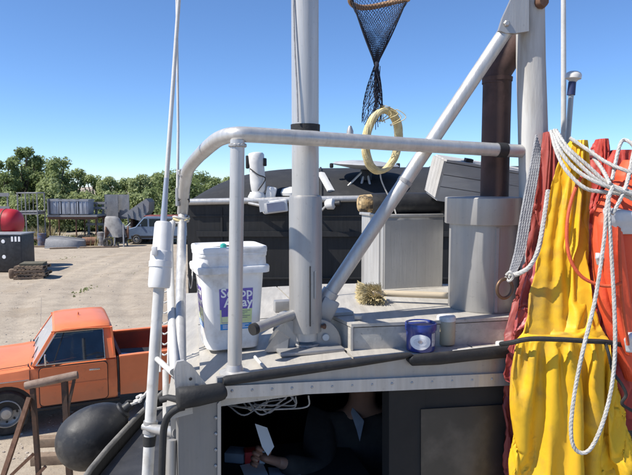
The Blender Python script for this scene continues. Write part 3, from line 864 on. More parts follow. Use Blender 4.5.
# greenhouse: roof, pillars, glass
ZR = 1.68
def glass_quad(name, pts, th, m, parent):
    a, b, c, d = [Vector(p) for p in pts]
    n = (b - a).cross(d - a).normalized() * th
    return MB().prism([a, b, c, d], n).build(name, m, parent)
ins = .22                                       # tumblehome: roof narrower than the belt
rl = []
for x, z, i_ in ((-.98, ZR - .075, .02), (-.95, ZR - .02, 0), (-.8, ZR, 0), (-.3, ZR + .005, 0), (-.1, ZR - .005, .005), (-.05, ZR - .05, .02), (-.045, ZR - .09, .03)):
    rl.append([P3(x, ins + i_ - .03, z - .075), P3(x, ins + i_ - .03, z - .05), P3(x, ins + i_ + .05, z - .008), P3(x, ins + .3, z + .004), P3(x, TW / 2, z + .006), P3(x, TW - ins - .3, z + .004), P3(x, TW - ins - i_ - .05, z - .008), P3(x, TW - ins - i_ + .03, z - .05), P3(x, TW - ins - i_ + .03, z - .075)])
MB().rings(rl, cap=True).build('roof', truck_paint, truck)
for s in (0, 1):
    f = (lambda y: y) if s == 0 else (lambda y: TW - y)
    def pil(name, x0, x1, x2, x3, w=.055, m=truck_paint):
        zb, zt = 1.1, ZR - .07
        MB().add([P3(x0, f(.045), zb), P3(x1, f(.045), zb), P3(x1, f(.045 + w), zb), P3(x0, f(.045 + w), zb), P3(x2, f(ins), zt), P3(x3, f(ins), zt), P3(x3, f(ins + w), zt), P3(x2, f(ins + w), zt)],
                 [(3, 2, 1, 0), (4, 5, 6, 7), (0, 1, 5, 4), (1, 2, 6, 5), (2, 3, 7, 6), (3, 0, 4, 7)]).build(name, m, truck)
    pil('windscreen_pillar', -1.31, -1.24, -.98, -.91)
    pil('cab_pillar', -.19, -.01, -.20, -.045)
    pil('vent_window_bar', -.99, -.975, -.80, -.785, .03, trim_black)
    glass_quad('side_window', [P3(-1.2, f(.075), 1.1), P3(-.2, f(.075), 1.1), P3(-.2, f(ins + .03), ZR - .09), P3(-.92, f(ins + .03), ZR - .09)], .005, glass_m, truck)
    fr_ = [P3(-1.245, f(.035), 1.105), P3(-.185, f(.035), 1.105), P3(-.195, f(ins - .012), ZR - .1), P3(-.925, f(ins - .012), ZR - .1)]
    MB().tube(crv(fr_ + [fr_[0]], 3) if False else fr_ + [fr_[0]], .012, 6).build('window_frame', chrome, truck)
    MB().tube([P3(-1.0, f(ins - .04), ZR - .075), P3(-.5, f(ins - .04), ZR - .06), P3(-.06, f(ins - .04), ZR - .085)], .012, 6).build('drip_rail', truck_paint, truck)
glass_quad('windscreen', [P3(-1.3, .12, 1.1), P3(-1.3, TW - .12, 1.1), P3(-.96, TW - ins - .06, ZR - .07), P3(-.96, ins + .06, ZR - .07)], .005, glass_sky, truck)
MB().tube([P3(-1.31, .1, 1.1), P3(-1.31, TW - .1, 1.1)], .015, 6).build('windscreen_seal', trim_black, truck)
glass_quad('rear_window', [P3(-.03, .3, 1.16), P3(-.03, TW - .3, 1.16), P3(-.06, TW - .36, ZR - .12), P3(-.06, .36, ZR - .12)], .005, glass_m, truck)
mb = MB()
mb.prism([P3(-.045, .05, 1.1), P3(-.045, .33, 1.1), P3(-.075, .37, ZR - .07), P3(-.075, .14, ZR - .07)], (.03, 0, 0))
mb.prism([P3(-.045, TW - .05, 1.1), P3(-.045, TW - .33, 1.1), P3(-.075, TW - .37, ZR - .07), P3(-.075, TW - .14, ZR - .07)], (.03, 0, 0))
mb.prism([P3(-.045, .3, 1.1), P3(-.045, TW - .3, 1.1), P3(-.045, TW - .3, 1.17), P3(-.045, .3, 1.17)], (.03, 0, 0))
mb.build('cab_rear_panel', truck_paint, truck)
# inside the cab
MB().box(P3(-.42, TW / 2, 1.13), (.42, 1.6, .1), bev=.04).build('seat', seat_m, truck)
MB().box(P3(-.2, TW / 2, 1.26), (.13, 1.6, .42), ry=-.12, bev=.05).build('seat_back', seat_m, truck)
MB().box(P3(-1.1, TW / 2, 1.12), (.22, 1.6, .08), bev=.03).build('dashboard', seat_m, truck)
sw = [P3(-.86 + .1 * math.sin(a) * .35, .5 + .19 * math.cos(a), 1.2 + .17 * math.sin(a)) for a in [2 * PI * k / 20 for k in range(20)]]
MB().tube(sw, .014, 6, closed=True).build('steering_wheel', trim_black, truck)
MB().box(P3(-.5, .42, 1.19), (.4, .3, .03), rz=.2, bev=.01).build('seat_cushion', shirt_m, truck)
MB().tube([P3(-1.05, -.01, 1.14), P3(-1.08, -.12, 1.2)], .01, 6).build('mirror_arm', chrome, truck)
# chrome strip, mirrors, wipers, antenna, shut-line of the bonnet
for yy in (-.006, TW + .006):
    MB().box(P3(-1.95, yy, .9), (1.2, .012, .016), bev=.004).build('chrome_strip', chrome, truck)
    m_ = MB().box(P3(-1.1, yy + (-.17 if yy < 0 else .17), 1.24), (.03, .11, .17), bev=.012).build('mirror', chrome, truck)
for y0 in (.45, 1.2):
    MB().tube([P3(-1.315, y0, 1.115), P3(-1.22, y0 + .38, 1.22)], .007, 5).build('wiper', trim_black, truck)
MB().tube([P3(-2.5, .16, 1.045), P3(-1.36, .13, 1.11)], .006, 5).build('bonnet_gap', trim_black, truck)
MB().tube([P3(-1.36, .06, 1.1), P3(-1.36, TW - .06, 1.1)], .007, 5).build('cowl_gap', trim_black, truck)
MB().tube([P3(-1.34, -.004, .42), P3(-1.34, .008, 1.05)], .005, 5).build('fender_gap', trim_black, truck)
MB().tube([P3(.02, .012, .5), P3(.02, .03, 1.12)], .014, 5).build('bed_gap', trim_black, truck)
MB().tube([P3(-1.2, 1.86, 1.1), P3(-1.15, 1.88, 1.9)], .004, 5).build('aerial', chrome, truck)
MB().box(P3(-.62, .02, .385), (1.3, .05, .05), bev=.01).build('rocker_panel', trim_black, truck)
# bed
bx0, bx1 = .045, 2.05
zb_, zt_ = .42, 1.1
ba = [(bx0, .45)] + [(x, z) for x, z in arc(1.42, .42, .43, 180, 0, 14)] + [(bx1, .45), (bx1, zt_), (bx0, zt_)]
side_panel('bed_side', ba, .02, .09, truck_paint, truck)
side_panel('bed_side', ba, TW - .09, TW - .02, truck_paint, truck)
for y in (.06, TW - .06): MB().box(P3((bx0 + bx1) / 2, y, zt_ + .012), (bx1 - bx0, .1, .035), bev=.01).build('bed_rail', truck_paint, truck)
MB().box(P3((bx0 + bx1) / 2, TW / 2, .66), (bx1 - bx0 - .02, TW - .19, .06)).build('bed_floor', truck_in, truck)
MB().box(P3(bx0 + .03, TW / 2, .85), (.05, TW - .19, .5)).build('bed_front', truck_in, truck)
MB().box(P3((bx0 + bx1) / 2 , TW - .105, .88), (bx1 - bx0 - .12, .02, .4)).build('bed_inner_wall', truck_in, truck)
MB().box(P3(bx1 + .005, TW / 2, .84), (.06, TW - .2, .52), bev=.01).build('tailgate', truck_paint, truck)
MB().box(P3(bx1 + .12, TW / 2, .5), (.12, 1.9, .16), bev=.03).build('rear_bumper', chrome, truck)
MB().lathe([(.035, 0), (.03, .008)], P3(.62, .018, .8), (0, -1, 0), 14).build('fuel_cap', trim_black, truck)
MB().box(P3(-.3, TW / 2, .4), (4.4, .9, .14)).build('chassis', trim_black, truck)
for x in (-1.70, 1.42):
    wheel(truck, TX + x, TY + .16, .37, .22, -1); wheel(truck, TX + x, TY + TW - .16, .37, .22, 1)
    MB().tube([P3(x, .2, .37), P3(x, TW - .2, .37)], .05, 8).build('axle', trim_black, truck)
MB().lathe([(.02, 0), (.016, .03), (.004, .05)], P3(-.55, TW / 2, ZR + .02), (0, 0, 1), 8).build('roof_lamp', truck_paint, truck)
# load in the bed
ld = MB(); ld.box(P3(.45, .34, 1.0), (.7, .34, .03), rz=.1, ry=.16, rx=-.1); 
b1_ = tag(ld.build('board', mat('pale_blue_board', (.45, .52, .62), .6, 0, (.3, .36, .46), 6)), 'pale blue board lying in the truck bed behind the cab', 'board')
ld = MB(); ld.box(P3(.5, 1.1, .79), (.8, .5, .2), rz=-.2, bev=.04)
b2_ = tag(ld.build('tool_case', seat_m), 'dark case lying on the truck bed floor', 'case')

TROT = R(24)
truck.rotation_euler = (0, 0, TROT)
_T = Matrix.Translation((TX, TY, 0)) @ Matrix.Rotation(TROT, 4, 'Z') @ Matrix.Translation((-TX, -TY, 0))
for o in (b1_, b2_): o.matrix_basis = _T @ o.matrix_basis

# ------------------------------------------------------------------ blue van and a silver car beyond
def simple_vehicle(name, label, cat, x0, Y, L_, W_, prof, belt, paint, roof, wheels, wr, wins, roof_z):
    """prof: side outline (x,z) nose at x=0; the body is lofted across the width with a rounded shoulder"""
    v = thing(name, (x0 + L_ / 2, Y + W_ / 2, 0), label, cat)
    def ring(y, k):
        return [Vector((x0 + x + (.04 * k if x < L_ * .5 else -.04 * k), Y + y, z - (0.05 * k if z > .8 else 0))) for x, z in prof]
    mb = MB()
    for ys in ([(0, 1.0), (.06, .2), (.18, 0), (W_ - .18, 0), (W_ - .06, .2), (W_, 1.0)],):
        mb.rings([ring(y, k) for y, k in ys])
    mb.build('body', paint, v)
    zmax = max(z for x, z in prof)
    rp_ = [(x, z) for x, z in prof if z > zmax - .12]
    rx0, rx1 = min(p[0] for p in rp_), max(p[0] for p in rp_)
    MB().box((x0 + (rx0 + rx1) / 2, Y + W_ / 2, zmax + .005), (rx1 - rx0, W_ - .2, .07), bev=.03).build('roof', roof, v)
    for w in wins:
        for yy, s in ((-.006, 1), (W_ + .006, -1)):
            MB().prism([Vector((x0 + x, Y + yy, z)) for x, z in w], (0, s * .02, 0)).build('side_window', glass_dark, v)
    for wx in wheels:
        for yy, s in ((.1, -1), (W_ - .1, 1)):
            wheel(v, x0 + wx, Y + yy, wr, .24, s)
    return v
glass_dark = mat('dark_vehicle_glass', (.03, .04, .045), .08, 0, spec=.8)
vx = at(124, 235, 41).x
van = simple_vehicle('van', 'blue grey van with a maroon roof parked by the far scrap', 'van', vx, 41, 4.9, 1.9,
    [(0, .38), (4.9, .38), (4.9, 1.0), (4.82, 1.9), (1.55, 1.93), (1.35, 1.86), (.78, 1.22), (.12, 1.04), (0, .85)], 1.2, van_paint, van_roof, (.85, 3.95), .36,
    [[(.92, 1.24), (1.62, 1.24), (1.62, 1.76), (1.38, 1.76)], [(1.74, 1.24), (2.75, 1.24), (2.75, 1.76), (1.74, 1.76)], [(2.9, 1.24), (4.6, 1.24), (4.55, 1.76), (2.9, 1.76)]], 1.9)
a = 0.06
glass_quad('windscreen', [Vector((vx + .80, 41.14, 1.27)), Vector((vx + .80, 42.76, 1.27)), Vector((vx + 1.30, 42.7, 1.83)), Vector((vx + 1.30, 41.2, 1.83))], -.02, glass_dark, van)
MB().box((vx + 2.45, 40.985, .52), (3.9, .03, .16)).build('side_trim', trim_black, van)
for yy in (41.25, 42.65): MB().box((vx - .0, yy, .82), (.05, .25, .16), bev=.015).build('headlight', print_white, van)
MB().box((vx - .02, 41.95, .5), (.12, 1.85, .16), bev=.03).build('bumper', trim_black, van)
MB().box((vx + 1.18, 40.93, 1.32), (.08, .14, .16), bev=.03).build('mirror', van_paint, van)
cx = at(113, 235, 43.5).x
car = simple_vehicle('car', 'silver car half hidden behind the scrap winch and the van', 'car', cx, 43.6, 3.6, 1.7,
    [(0, .35), (3.6, .35), (3.6, .95), (2.9, 1.02), (2.35, 1.6), (1.5, 1.63), (.95, 1.12), (.1, .98), (0, .8)], 1.0, car_paint, car_paint, (.7, 2.9), .31,
    [[(1.08, 1.12), (1.85, 1.12), (1.85, 1.5), (1.52, 1.5)], [(1.95, 1.12), (2.7, 1.12), (2.36, 1.5), (1.95, 1.5)]], 1.5)
glass_quad('windscreen', [Vector((cx + .93, 43.7, 1.14)), Vector((cx + .93, 45.2, 1.14)), Vector((cx + 1.42, 45.1, 1.58)), Vector((cx + 1.42, 43.8, 1.58))], -.02, glass_dark, car)

# ------------------------------------------------------------------ rusty boat stand in front of the truck
SY = 6.4
st = thing('boat_stand', (at(48, 380, SY).x, SY, 0), 'rusty steel boat stand with a padded top bar in front of the truck', 'stand')
tl, trr = at(28, 385.5, SY), at(75, 375.5, SY + .1)
d = (trr - tl).normalized()
MB().tube([tl - d * .03, tl, trr, trr + d * .03], [.042, .047, .047, .042], 14).build('top_bar', mat('worn_carpet_pad', (.2, .135, .1), .9, 0, (.3, .22, .17), 9, .003, 50, dirt=(.13, .075, .05), dscale=8), st)
def leg(a, b, r=.03, m=steel_rust, name='leg'):
    r *= .72
    a, b = Vector(a), Vector(b)
    q = (b - a); mid = (a + b) / 2
    z = q.normalized(); x = Vector((0, 1, 0)).cross(z)
    x = x.normalized() if x.length > 1e-3 else Vector((1, 0, 0)); y = z.cross(x)
    h = q.length / 2
    vs = [mid + x * sx * r + y * sy * r + z * sz * h for sz in (-1, 1) for sx, sy in ((-1, -1), (1, -1), (1, 1), (-1, 1))]
    return MB().add(vs, [(3, 2, 1, 0), (4, 5, 6, 7), (0, 1, 5, 4), (1, 2, 6, 5), (2, 3, 7, 6), (3, 0, 4, 7)]).build(name, m, st)
dark_steel = mat('dark_steel', (.05, .038, .032), .7, .3, (.11, .06, .04), 10, .001, 50)
fl = Vector((tl.x + .05, SY, tl.z)); frp = Vector((trr.x - .14, SY + .08, trr.z))
leg(fl + Vector((0, 0, -.03)), (fl.x + .05, SY, .02), .033, dark_steel)
leg(frp + Vector((.03, 0, -.03)), (frp.x + .06, SY + .08, .02), .04, dark_steel)
leg(fl + Vector((-.02, -.04, -.12)), (fl.x - .38, SY - .75, .02), .032)
leg(frp + Vector((.14, .0, -.03)), (frp.x - .02, SY + .06, 1.2), .02, dark_steel, 'brace')
leg((fl.x - .36, SY - .7, .42), (fl.x + .1, SY + .02, .9), .025, steel_rust, 'brace')
leg((fl.x - .6, SY + .4, .5), (fl.x - .02, SY - .02, 1.05), .025, steel_rust, 'brace')
leg((fl.x - .7, SY + .35, .02), (fl.x - .62, SY + .4, .56), .03, steel_rust)
leg((fl.x - .35, SY - .66, .12), (frp.x + .05, SY + .06, .12), .025, steel_rust, 'brace')
leg((fl.x + .06, SY - .02, .42), (frp.x + .06, SY + .06, .42), .025, steel_rust, 'brace')
# bars laid in place of the shadow strips on the sand
for k, (x0, y0, x1, y1, lab) in enumerate(((-4.3, 8.95, -2.7, 9.15, 'brown bar laid for a shadow strip on the sand close to the truck'), (-4.1, 8.35, -2.5, 8.55, 'brown bar laid for a shadow strip on the sand nearest the black fender'))):
    a, b = Vector((x0, y0, .0)), Vector((x1, y1, .0)); q = b - a
    tag(MB().box((a + b) / 2 + Vector((0, 0, .068)), (q.length, .16, .14), rz=math.atan2(q.y, q.x), bev=.01).build('shadow_strip_bar', wood_brown), lab, 'shadow bar', 'shadow strip bars by the stand')

# ================================================================== the boat we stand on
FWD = Vector((-.25, .968, 0)); PORT = Vector((-.968, -.25, 0)); BO = Vector((.35, 2.0, 0))
def bf(s, p, z): return BO + FWD * s + PORT * p + Vector((0, 0, z))
BANG = math.atan2(FWD.y, FWD.x) - PI / 2          # turn of the boat about Z
ZG = 2.8                                          # gunwale height
ZD = 3.4                                          # cabin roof height
boat = thing('fishing_boat', bf(0, 0, 0), 'aluminium fishing boat with pipe railing and mast, seen from its own deck', 'boat')
hb = [(-4.6, 1.15), (-3.5, 1.28), (-2.0, 1.33), (-.6, 1.32), (.1, 1.26), (.8, 1.145), (1.3, .99), (1.76, .82), (2.3, .55), (2.75, .3), (3.05, .05)]
def halfbeam(s):
    for (a, wa), (b, wb) in zip(hb, hb[1:]):
        if a <= s <= b: return wa + (wb - wa) * (s - a) / (b - a)
    return hb[-1][1] if s > 0 else hb[0][1]
ss = [-4.6 + (3.05 + 4.6) * i / 40 for i in range(41)]
loops = []
for s in ss:
    w = halfbeam(s); wb = w * .72; zk = .62 + (.5 * max(0, (s - 1.2) / 1.85) ** 2)
    loops.append([bf(s, w, ZG), bf(s, w * .95, 1.9), bf(s, w * .86, 1.25), bf(s, wb * .5, zk + .16), bf(s, 0, zk), bf(s, -wb * .5, zk + .16), bf(s, -w * .86, 1.25), bf(s, -w * .95, 1.9), bf(s, -w, ZG)])
mb = MB(); mb.rings(loops, cap=False, closed=False)
mb.add(loops[0], [tuple(range(9))])
inner = [[p.lerp(bf(s, 0, p.z), .05) + Vector((0, 0, 0)) for p in l] for s, l in zip(ss, loops)]
mb.build('hull', hull_dark, boat)
# gunwale: padded rim, both sides
for sg in (1, -1):
    MB().tube(crv([bf(s, sg * halfbeam(s), ZG + .005) for s in ss[::2]], 2), .013, 10).build('gunwale', mat('gunwale_hose%d' % sg, (.12, .115, .105), .75, 0, (.2, .19, .17), 14, .002, 60, dirt=(.07, .066, .06), dscale=7), boat)
# decks: side decks and foredeck outside the cabin, work deck aft
CW0, CW1, CS0, CS1 = .82, .71, -.12, 1.70
def cabw(s): return CW0 + (CW1 - CW0) * (s - CS0) / (CS1 - CS0)
deck_black = mat('black_nonskid', (.022, .022, .024), .55, 0, (.04, .04, .042), 6, .0015, 70, dirt=(.09, .085, .08), dscale=5, dramp=(.58, .82))
for sg in (1, -1):
    vs = []
    st_ = [-.1 + 1.8 * i / 14 for i in range(15)]
    for s in st_:
        vs += [bf(s, sg * (halfbeam(s) - .02), ZG - .05), bf(s, sg * (cabw(s) - .02), ZG - .02)]
    MB().add(vs, [(2 * i, 2 * i + 1, 2 * i + 3, 2 * i + 2) for i in range(14)]).build('side_deck', deck_black, boat)
mb = MB(); st_ = [1.7 + 1.33 * i / 8 for i in range(9)]
mb.add([q for s in st_ for q in (bf(s, max(.02, halfbeam(s) - .02), ZG - .05), bf(s, -max(.02, halfbeam(s) - .02), ZG - .05))], [(2 * i, 2 * i + 1, 2 * i + 3, 2 * i + 2) for i in range(8)])
mb.build('foredeck', deck_black, boat)
mb = MB(); st_ = [-4.58 + 4.44 * i / 12 for i in range(13)]
mb.add([q for s in st_ for q in (bf(s, halfbeam(s) - .03, 2.35), bf(s, -halfbeam(s) + .03, 2.35))], [(2 * i, 2 * i + 1, 2 * i + 3, 2 * i + 2) for i in range(12)])
mb.build('work_deck', alu_deck, boat)
# keel blocks so the hull stands on the ground
for i, s in enumerate((-3.6, -1.2, 1.2)):
    for k in range(3):
        c = bf(s, 0, .105 + .21 * k)
        tag(MB().box(c, (.9 if k % 2 == 0 else .3, .3 if k % 2 == 0 else .9, .205), rz=BANG, bev=.01).build('keel_block', wood_old), 'timber keel block under the fishing boat hull', 'block', 'keel blocks under the boat')
for i, (s, p) in enumerate(((-2.5, 1.0), (-2.5, -1.0), (.6, .8), (.6, -.8))):
    c = bf(s, p, 0); t = thing('hull_prop', c, 'steel hull prop under the fishing boat', 'prop', 'props under the boat')
    MB().tube([c + Vector((0, 0, .55)), c + Vector((0, 0, 1.28))], .035, 8).build('screw', steel_rust, t)
    for a in (.3, 2.4, 4.5): MB().tube([c + Vector((0, 0, .75)), c + Vector((.4 * math.cos(a), .4 * math.sin(a), .02))], .03, 6).build('leg', steel_rust, t)

# ---- cabin roof
ROOF = [Vector((-.43, 1.672, 0)), Vector((-.285, 1.765, 0)), Vector((.65, 2.13, 0)), Vector((1.12, 2.32, 0)), bf(1.7, -.71, 0), bf(1.7, .71, 0)]
def roof_z(x, y):
    p = Vector((x, y, 0)) - BO; q = p.dot(PORT) / .82
    return ZD - .018 * q * q
mb = MB()
top = [Vector((p.x, p.y, roof_z(p.x, p.y) - .012)) for p in ROOF]
mb.prism([p - Vector((0, 0, .04)) for p in top], (0, 0, .04))
mb.build('cabin_roof', alu_deck, boat)
# deck plates laid on the roof, each its own sheet with an open seam
def inside(p, a, b): return (b.x - a.x) * (p.y - a.y) - (b.y - a.y) * (p.x - a.x)
seams = [-.74, -.28, .2, .74]
e0 = lambda p: (ROOF[1] + (ROOF[3] - ROOF[1]) * ((.68 - p) / (.68 + .82)))
for i in range(3):
    pa, pb = seams[i] + .005, seams[i + 1] - .005
    ea, eb = e0(pa), e0(pb)
    sa, sb = (ea - BO).dot(FWD) + .03, (eb - BO).dot(FWD) + .03
    for j, (f0, f1) in enumerate(((0, .5), (.508, 1.0))):
        qa0 = bf(sa + (1.66 - sa) * f0, pa * (1 - .12 * f0), 0); qa1 = bf(sa + (1.66 - sa) * f1, pa * (1 - .12 * f1), 0)
        qb0 = bf(sb + (1.66 - sb) * f0, pb * (1 - .12 * f0), 0); qb1 = bf(sb + (1.66 - sb) * f1, pb * (1 - .12 * f1), 0)
        P = [Vector((q.x, q.y, roof_z(q.x, q.y) - .0095)) for q in (qa0, qb0, qb1, qa1)]
        MB().prism(P, (0, 0, .0095)).build('deck_plate', alu_deck, boat)
# fascia under the front edge, rubber strips on it
def along(a, b, k, z): p = a.lerp(b, k); return Vector((p.x, p.y, z))
NF = Vector((.364, -.931, 0))
def strip(name, pts, th, m, parent=boat, smooth=30, round_=False):
    if m is rubber: round_ = True; smooth = 60
    """pts: list of (px, py_top, py_bottom, Y) -> slab standing upright, th thick away from the viewer"""
    fr = []; 
    mb = MB(); L1 = []
    for px, a, b, Y in pts:
        t = at(px, a, Y); l = at(px, b, Y)
        if round_:
            h = t - l; L1.append([l + h * .5 + h * .5 * math.cos(q_) - NF * (th * .5 - th * .5 * math.copysign(abs(math.sin(q_)) ** .6, math.sin(q_))) for q_ in [2 * PI * i / 14 for i in range(14)]])
        else: L1.append([l, t, t - NF * th, l - NF * th])
    mb.rings(L1)
    return mb.build(name, m, parent, smooth)
fy = lambda px: 1.742 + (px - 225) / 275 * .36
strip('fascia', [(218, 386.5, 399, fy(218)), (300, 382.5, 394.5, fy(300)), (400, 378, 390.5, fy(400)), (500, 373.5, 386, fy(500)), (640, 367, 380, fy(640))], .025, alu_paint)
strip('edge_panel', [(218, 379, 388, fy(218) - .0), (300, 370, 384.5, fy(300)), (412, 357, 379.5, fy(412)), (500, 352, 375.5, fy(500)), (640, 346, 369, fy(640))], .015, alu).location += Vector((-.004, .01, 0))
strip('rubber_edge', [(224, 379.5, 386, fy(224) - .012), (228, 377.5, 387, fy(228) - .015), (260, 373, 382, fy(260) - .015), (300, 367.5, 376.5, fy(300) - .015), (360, 360, 367.5, fy(360) - .015), (405, 354.5, 360, fy(405) - .015), (413, 354, 356.5, fy(413) - .012)], .03, rubber)
strip('rubber_edge', [(410, 359, 362.5, fy(410) - .018), (414, 356, 367, fy(414) - .02), (440, 353.5, 366, fy(440) - .02), (470, 350.5, 362.5, fy(470) - .02), (500, 347, 359.5, fy(500) - .02), (640, 330, 347, fy(640) - .02)], .03, rubber)
# corner pad and corner panel
strip('corner_pad', [(178, 392, 410, 1.66), (181, 390, 412, 1.655), (200, 389, 408.5, 1.675), (222, 386, 403, 1.70), (226, 387, 401, 1.705), (227.5, 390, 398, 1.71)], .05, rubber)
strip('corner_panel', [(178.5, 405, 640, 1.70), (220, 398, 640, 1.745)], .05, metal('dark_corner_sheet', (.25, .243, .23), .35, .5, patch=.8, speck=.05))  # darker base tone than the other aluminium sheets
strip('panel_edge', [(217.5, 404, 640, 1.736), (221, 400, 640, 1.74)], .02, alu)
# gusset plate by the corner
ga = [at(176, 398, 1.72), at(174, 371, 1.72), at(177, 362, 1.72), at(184, 360.5, 1.72), at(192, 366, 1.72), at(201, 378, 1.73), at(209, 388, 1.735), at(209, 394, 1.735)]
g_ = MB().prism(ga, (-.004, .012, 0)).build('gusset_plate', alu_paint, boat)
MB().lathe([(.005, 0), (.004, .004)], at(190.5, 379, 1.722), (.1, -1, 0), 10).build('bolt', trim_black, g_)
# cabin walls
def wall(name, s0, p0, s1, p1, z0, z1, th, m):
    a, b = bf(s0, p0, 0), bf(s1, p1, 0); d = (b - a).normalized(); n = Vector((-d.y, d.x, 0)) * th
    return MB().prism([a + Vector((0, 0, z0)), b + Vector((0, 0, z0)), b + Vector((0, 0, z1)), a + Vector((0, 0, z1))], n).build(name, m, boat)
wall('cabin_side', -.04, .805, 1.68, .70, 1.65, ZD - .07, .02, alu_sheet)
wall('cabin_side', 0.1, -.805, 1.68, -.70, 1.65, ZD - .055, -.02, alu_sheet)
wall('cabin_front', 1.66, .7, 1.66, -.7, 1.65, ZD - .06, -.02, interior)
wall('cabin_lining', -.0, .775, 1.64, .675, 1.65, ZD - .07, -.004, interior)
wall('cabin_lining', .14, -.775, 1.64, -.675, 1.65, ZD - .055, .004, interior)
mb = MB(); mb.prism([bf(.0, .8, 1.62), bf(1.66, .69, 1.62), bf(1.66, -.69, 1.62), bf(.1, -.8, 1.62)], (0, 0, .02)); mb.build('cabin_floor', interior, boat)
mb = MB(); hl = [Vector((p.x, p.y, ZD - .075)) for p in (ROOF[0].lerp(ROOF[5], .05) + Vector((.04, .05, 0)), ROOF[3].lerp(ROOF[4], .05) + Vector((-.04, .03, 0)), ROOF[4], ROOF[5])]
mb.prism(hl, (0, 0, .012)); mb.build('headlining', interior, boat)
strip('window_sill', [(219, 520, 700, 1.77), (640, 500, 680, 2.30)], .03, alu_sheet)
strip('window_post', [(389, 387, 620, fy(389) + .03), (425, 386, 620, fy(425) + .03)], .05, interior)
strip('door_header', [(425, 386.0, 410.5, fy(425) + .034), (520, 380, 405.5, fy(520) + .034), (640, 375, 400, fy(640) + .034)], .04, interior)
polished = mat('polished_metal_panel', (.055, .053, .05), .42, .6, (.08, .077, .072), 3, .001, 12, dirt=(.14, .13, .12), dscale=3)
strip('door_panel', [(421, 409.5, 620, fy(421) + .025), (520, 404, 620, fy(520) + .025), (640, 398, 620, fy(640) + .025)], .012, polished)
# ---- dashboard inside with papers
dz = at(262, 470, 2.15).z - .03
mb = MB(); dd = [bf(.12, .76, dz - .05), bf(.12, .1, dz - .05), bf(.55, .1, dz - .05), bf(.55, .74, dz - .05)]
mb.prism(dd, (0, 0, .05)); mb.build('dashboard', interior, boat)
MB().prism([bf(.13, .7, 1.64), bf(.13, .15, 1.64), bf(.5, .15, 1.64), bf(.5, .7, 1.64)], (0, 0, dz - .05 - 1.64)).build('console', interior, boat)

# ---- railing
RAD = .0255
rail = [at(182.5, 213, 2.52), at(184.5, 188, 2.44), at(187.5, 171, 2.38), at(197, 158, 2.27), at(213, 143, 2.06), at(224, 136.8, 1.98), at(238, 134.5, 1.93), at(256, 135, 1.95)]
rp_ = [rail[0], rail[1]] + crv(rail[1:], 5)[1:] + [at(305, 138, 2.03), at(400, 144, 2.19), at(526, 151.5, 2.36)]
rl_ = MB(); rl_.tube(rp_, [.0225] * 3 + [.0245] * 10 + [RAD] * (len(rp_) - 13), 16)
railing = rl_.build('railing', alu_paint, boat)
b0 = on_z(234.5, 377, ZD - .02); 
MB().tube([(at(237.5, 140, b0.y + .015)), b0], .0232, 16).build('post', alu_paint, railing)
MB().lathe([(.05, 0), (.05, .006), (.03, .012), (.0245, .03)], b0 + Vector((0, 0, .012)), (0, 0, 1), 18).build('foot_flange', alu_paint, railing)
lf = on_z(178, 385, ZD - .05)
MB().tube(crv([at(182.5, 214, 2.52), at(181.5, 250, 2.35), at(180.5, 310, 2.05), at(180.5, 383, 1.76)], 6), .0185, 14).build('leg', alu_paint, railing)
MB().tube(crv([at(172.5, 223, 2.46), at(170, 236, 2.40), at(170, 260, 2.30), at(171.5, 310, 2.05), at(174.5, 372, 1.765)], 6), .014, 12).build('hose', white_paint, railing)
for px, py, Y, r in ((183.7, 199, 2.475, .0255),):
    MB().tube([at(px - .2, py - 2.5, Y + .005), at(px, py + 2.5, Y - .005)], r, 16).build('tape_band', rubber, railing)
for k, (py, dx) in enumerate(((217.5, 0), (219.5, .5), (221.5, -.3))):
    c = at(181 + dx, py, 2.50 - .004 * k)
    MB().tube([c + Vector((.032 * math.cos(a), .03 * math.sin(a), .005 * math.sin(a * 2 + k))) for a in [2 * PI * i / 16 for i in range(16)]], .0045, 6, closed=True).build('lashing', rope_tan if k == 1 else rope_white, railing)
for px, pa, pb, Y, r in ((305, 0, 0, 0, 0),):
    pass
c0 = at(501, 150, 2.325); dirr = (at(526, 151.5, 2.36) - at(400, 144, 2.19)).normalized()
MB().tube([c0 - dirr * .02, c0 + dirr * .02], RAD + .003, 16).build('tape_band', rubber, railing)
MB().lathe([(.012, 0), (.012, .012), (.005, .03)], at(350, 134.5, 2.11), (0, 0, 1), 10).build('stud', alu, railing)

# ---- mast with its foot
MY = 2.205
mx = at(305.5, 240, MY).x
MR = .0495
mast = MB().tube([(mx, MY, ZD + .03), (mx, MY, 4.0), (mx - .002, MY, 5.6)], [MR, MR, MR * .97], 28).build('mast', alu_paint, boat)
zs0, zs1 = at(305, 331, MY).z, at(305, 196, MY).z
MB().lathe([(.0505, zs0), (.061, zs0 + .002), (.061, zs1 - .01), (.058, zs1), (.0500, zs1 + .003)], (mx, MY, 0), (0, 0, 1), 32, cap=False).build('sleeve', alu, mast)
MB().box((mx + .018, MY - .0575, (zs0 + zs1) / 2 - .11), (.004, .01, .22)).build('slot', trim_black, mast)
MB().box((mx + .036, MY - .050, (zs0 + zs1) / 2 - .07), (.006, .01, .1)).build('slot', alu_sheet, mast)
zt_ = at(305, 128, MY).z
MB().lathe([(MR + .0035, -.012), (MR + .004, .012)], (mx, MY, zt_), (0, 0, 1), 28, cap=False).build('tape_band', rubber, mast)
MB().tube([(mx + MR * 1.04 * math.cos(a), MY + MR * 1.04 * math.sin(a), at(305, 221, MY).z + .012 * math.cos(a)) for a in [2 * PI * i / 24 for i in range(24)]], .0025, 6, closed=True).build('wire_tie', rubber, mast)
MB().tube(crv([at(293, 0 - 30, MY - .03), at(294.5, 40, MY - .045), at(297, 90, MY - .052), at(298, 122, MY - .055)], 6), .003, 6).build('cable', rope_grey, mast)
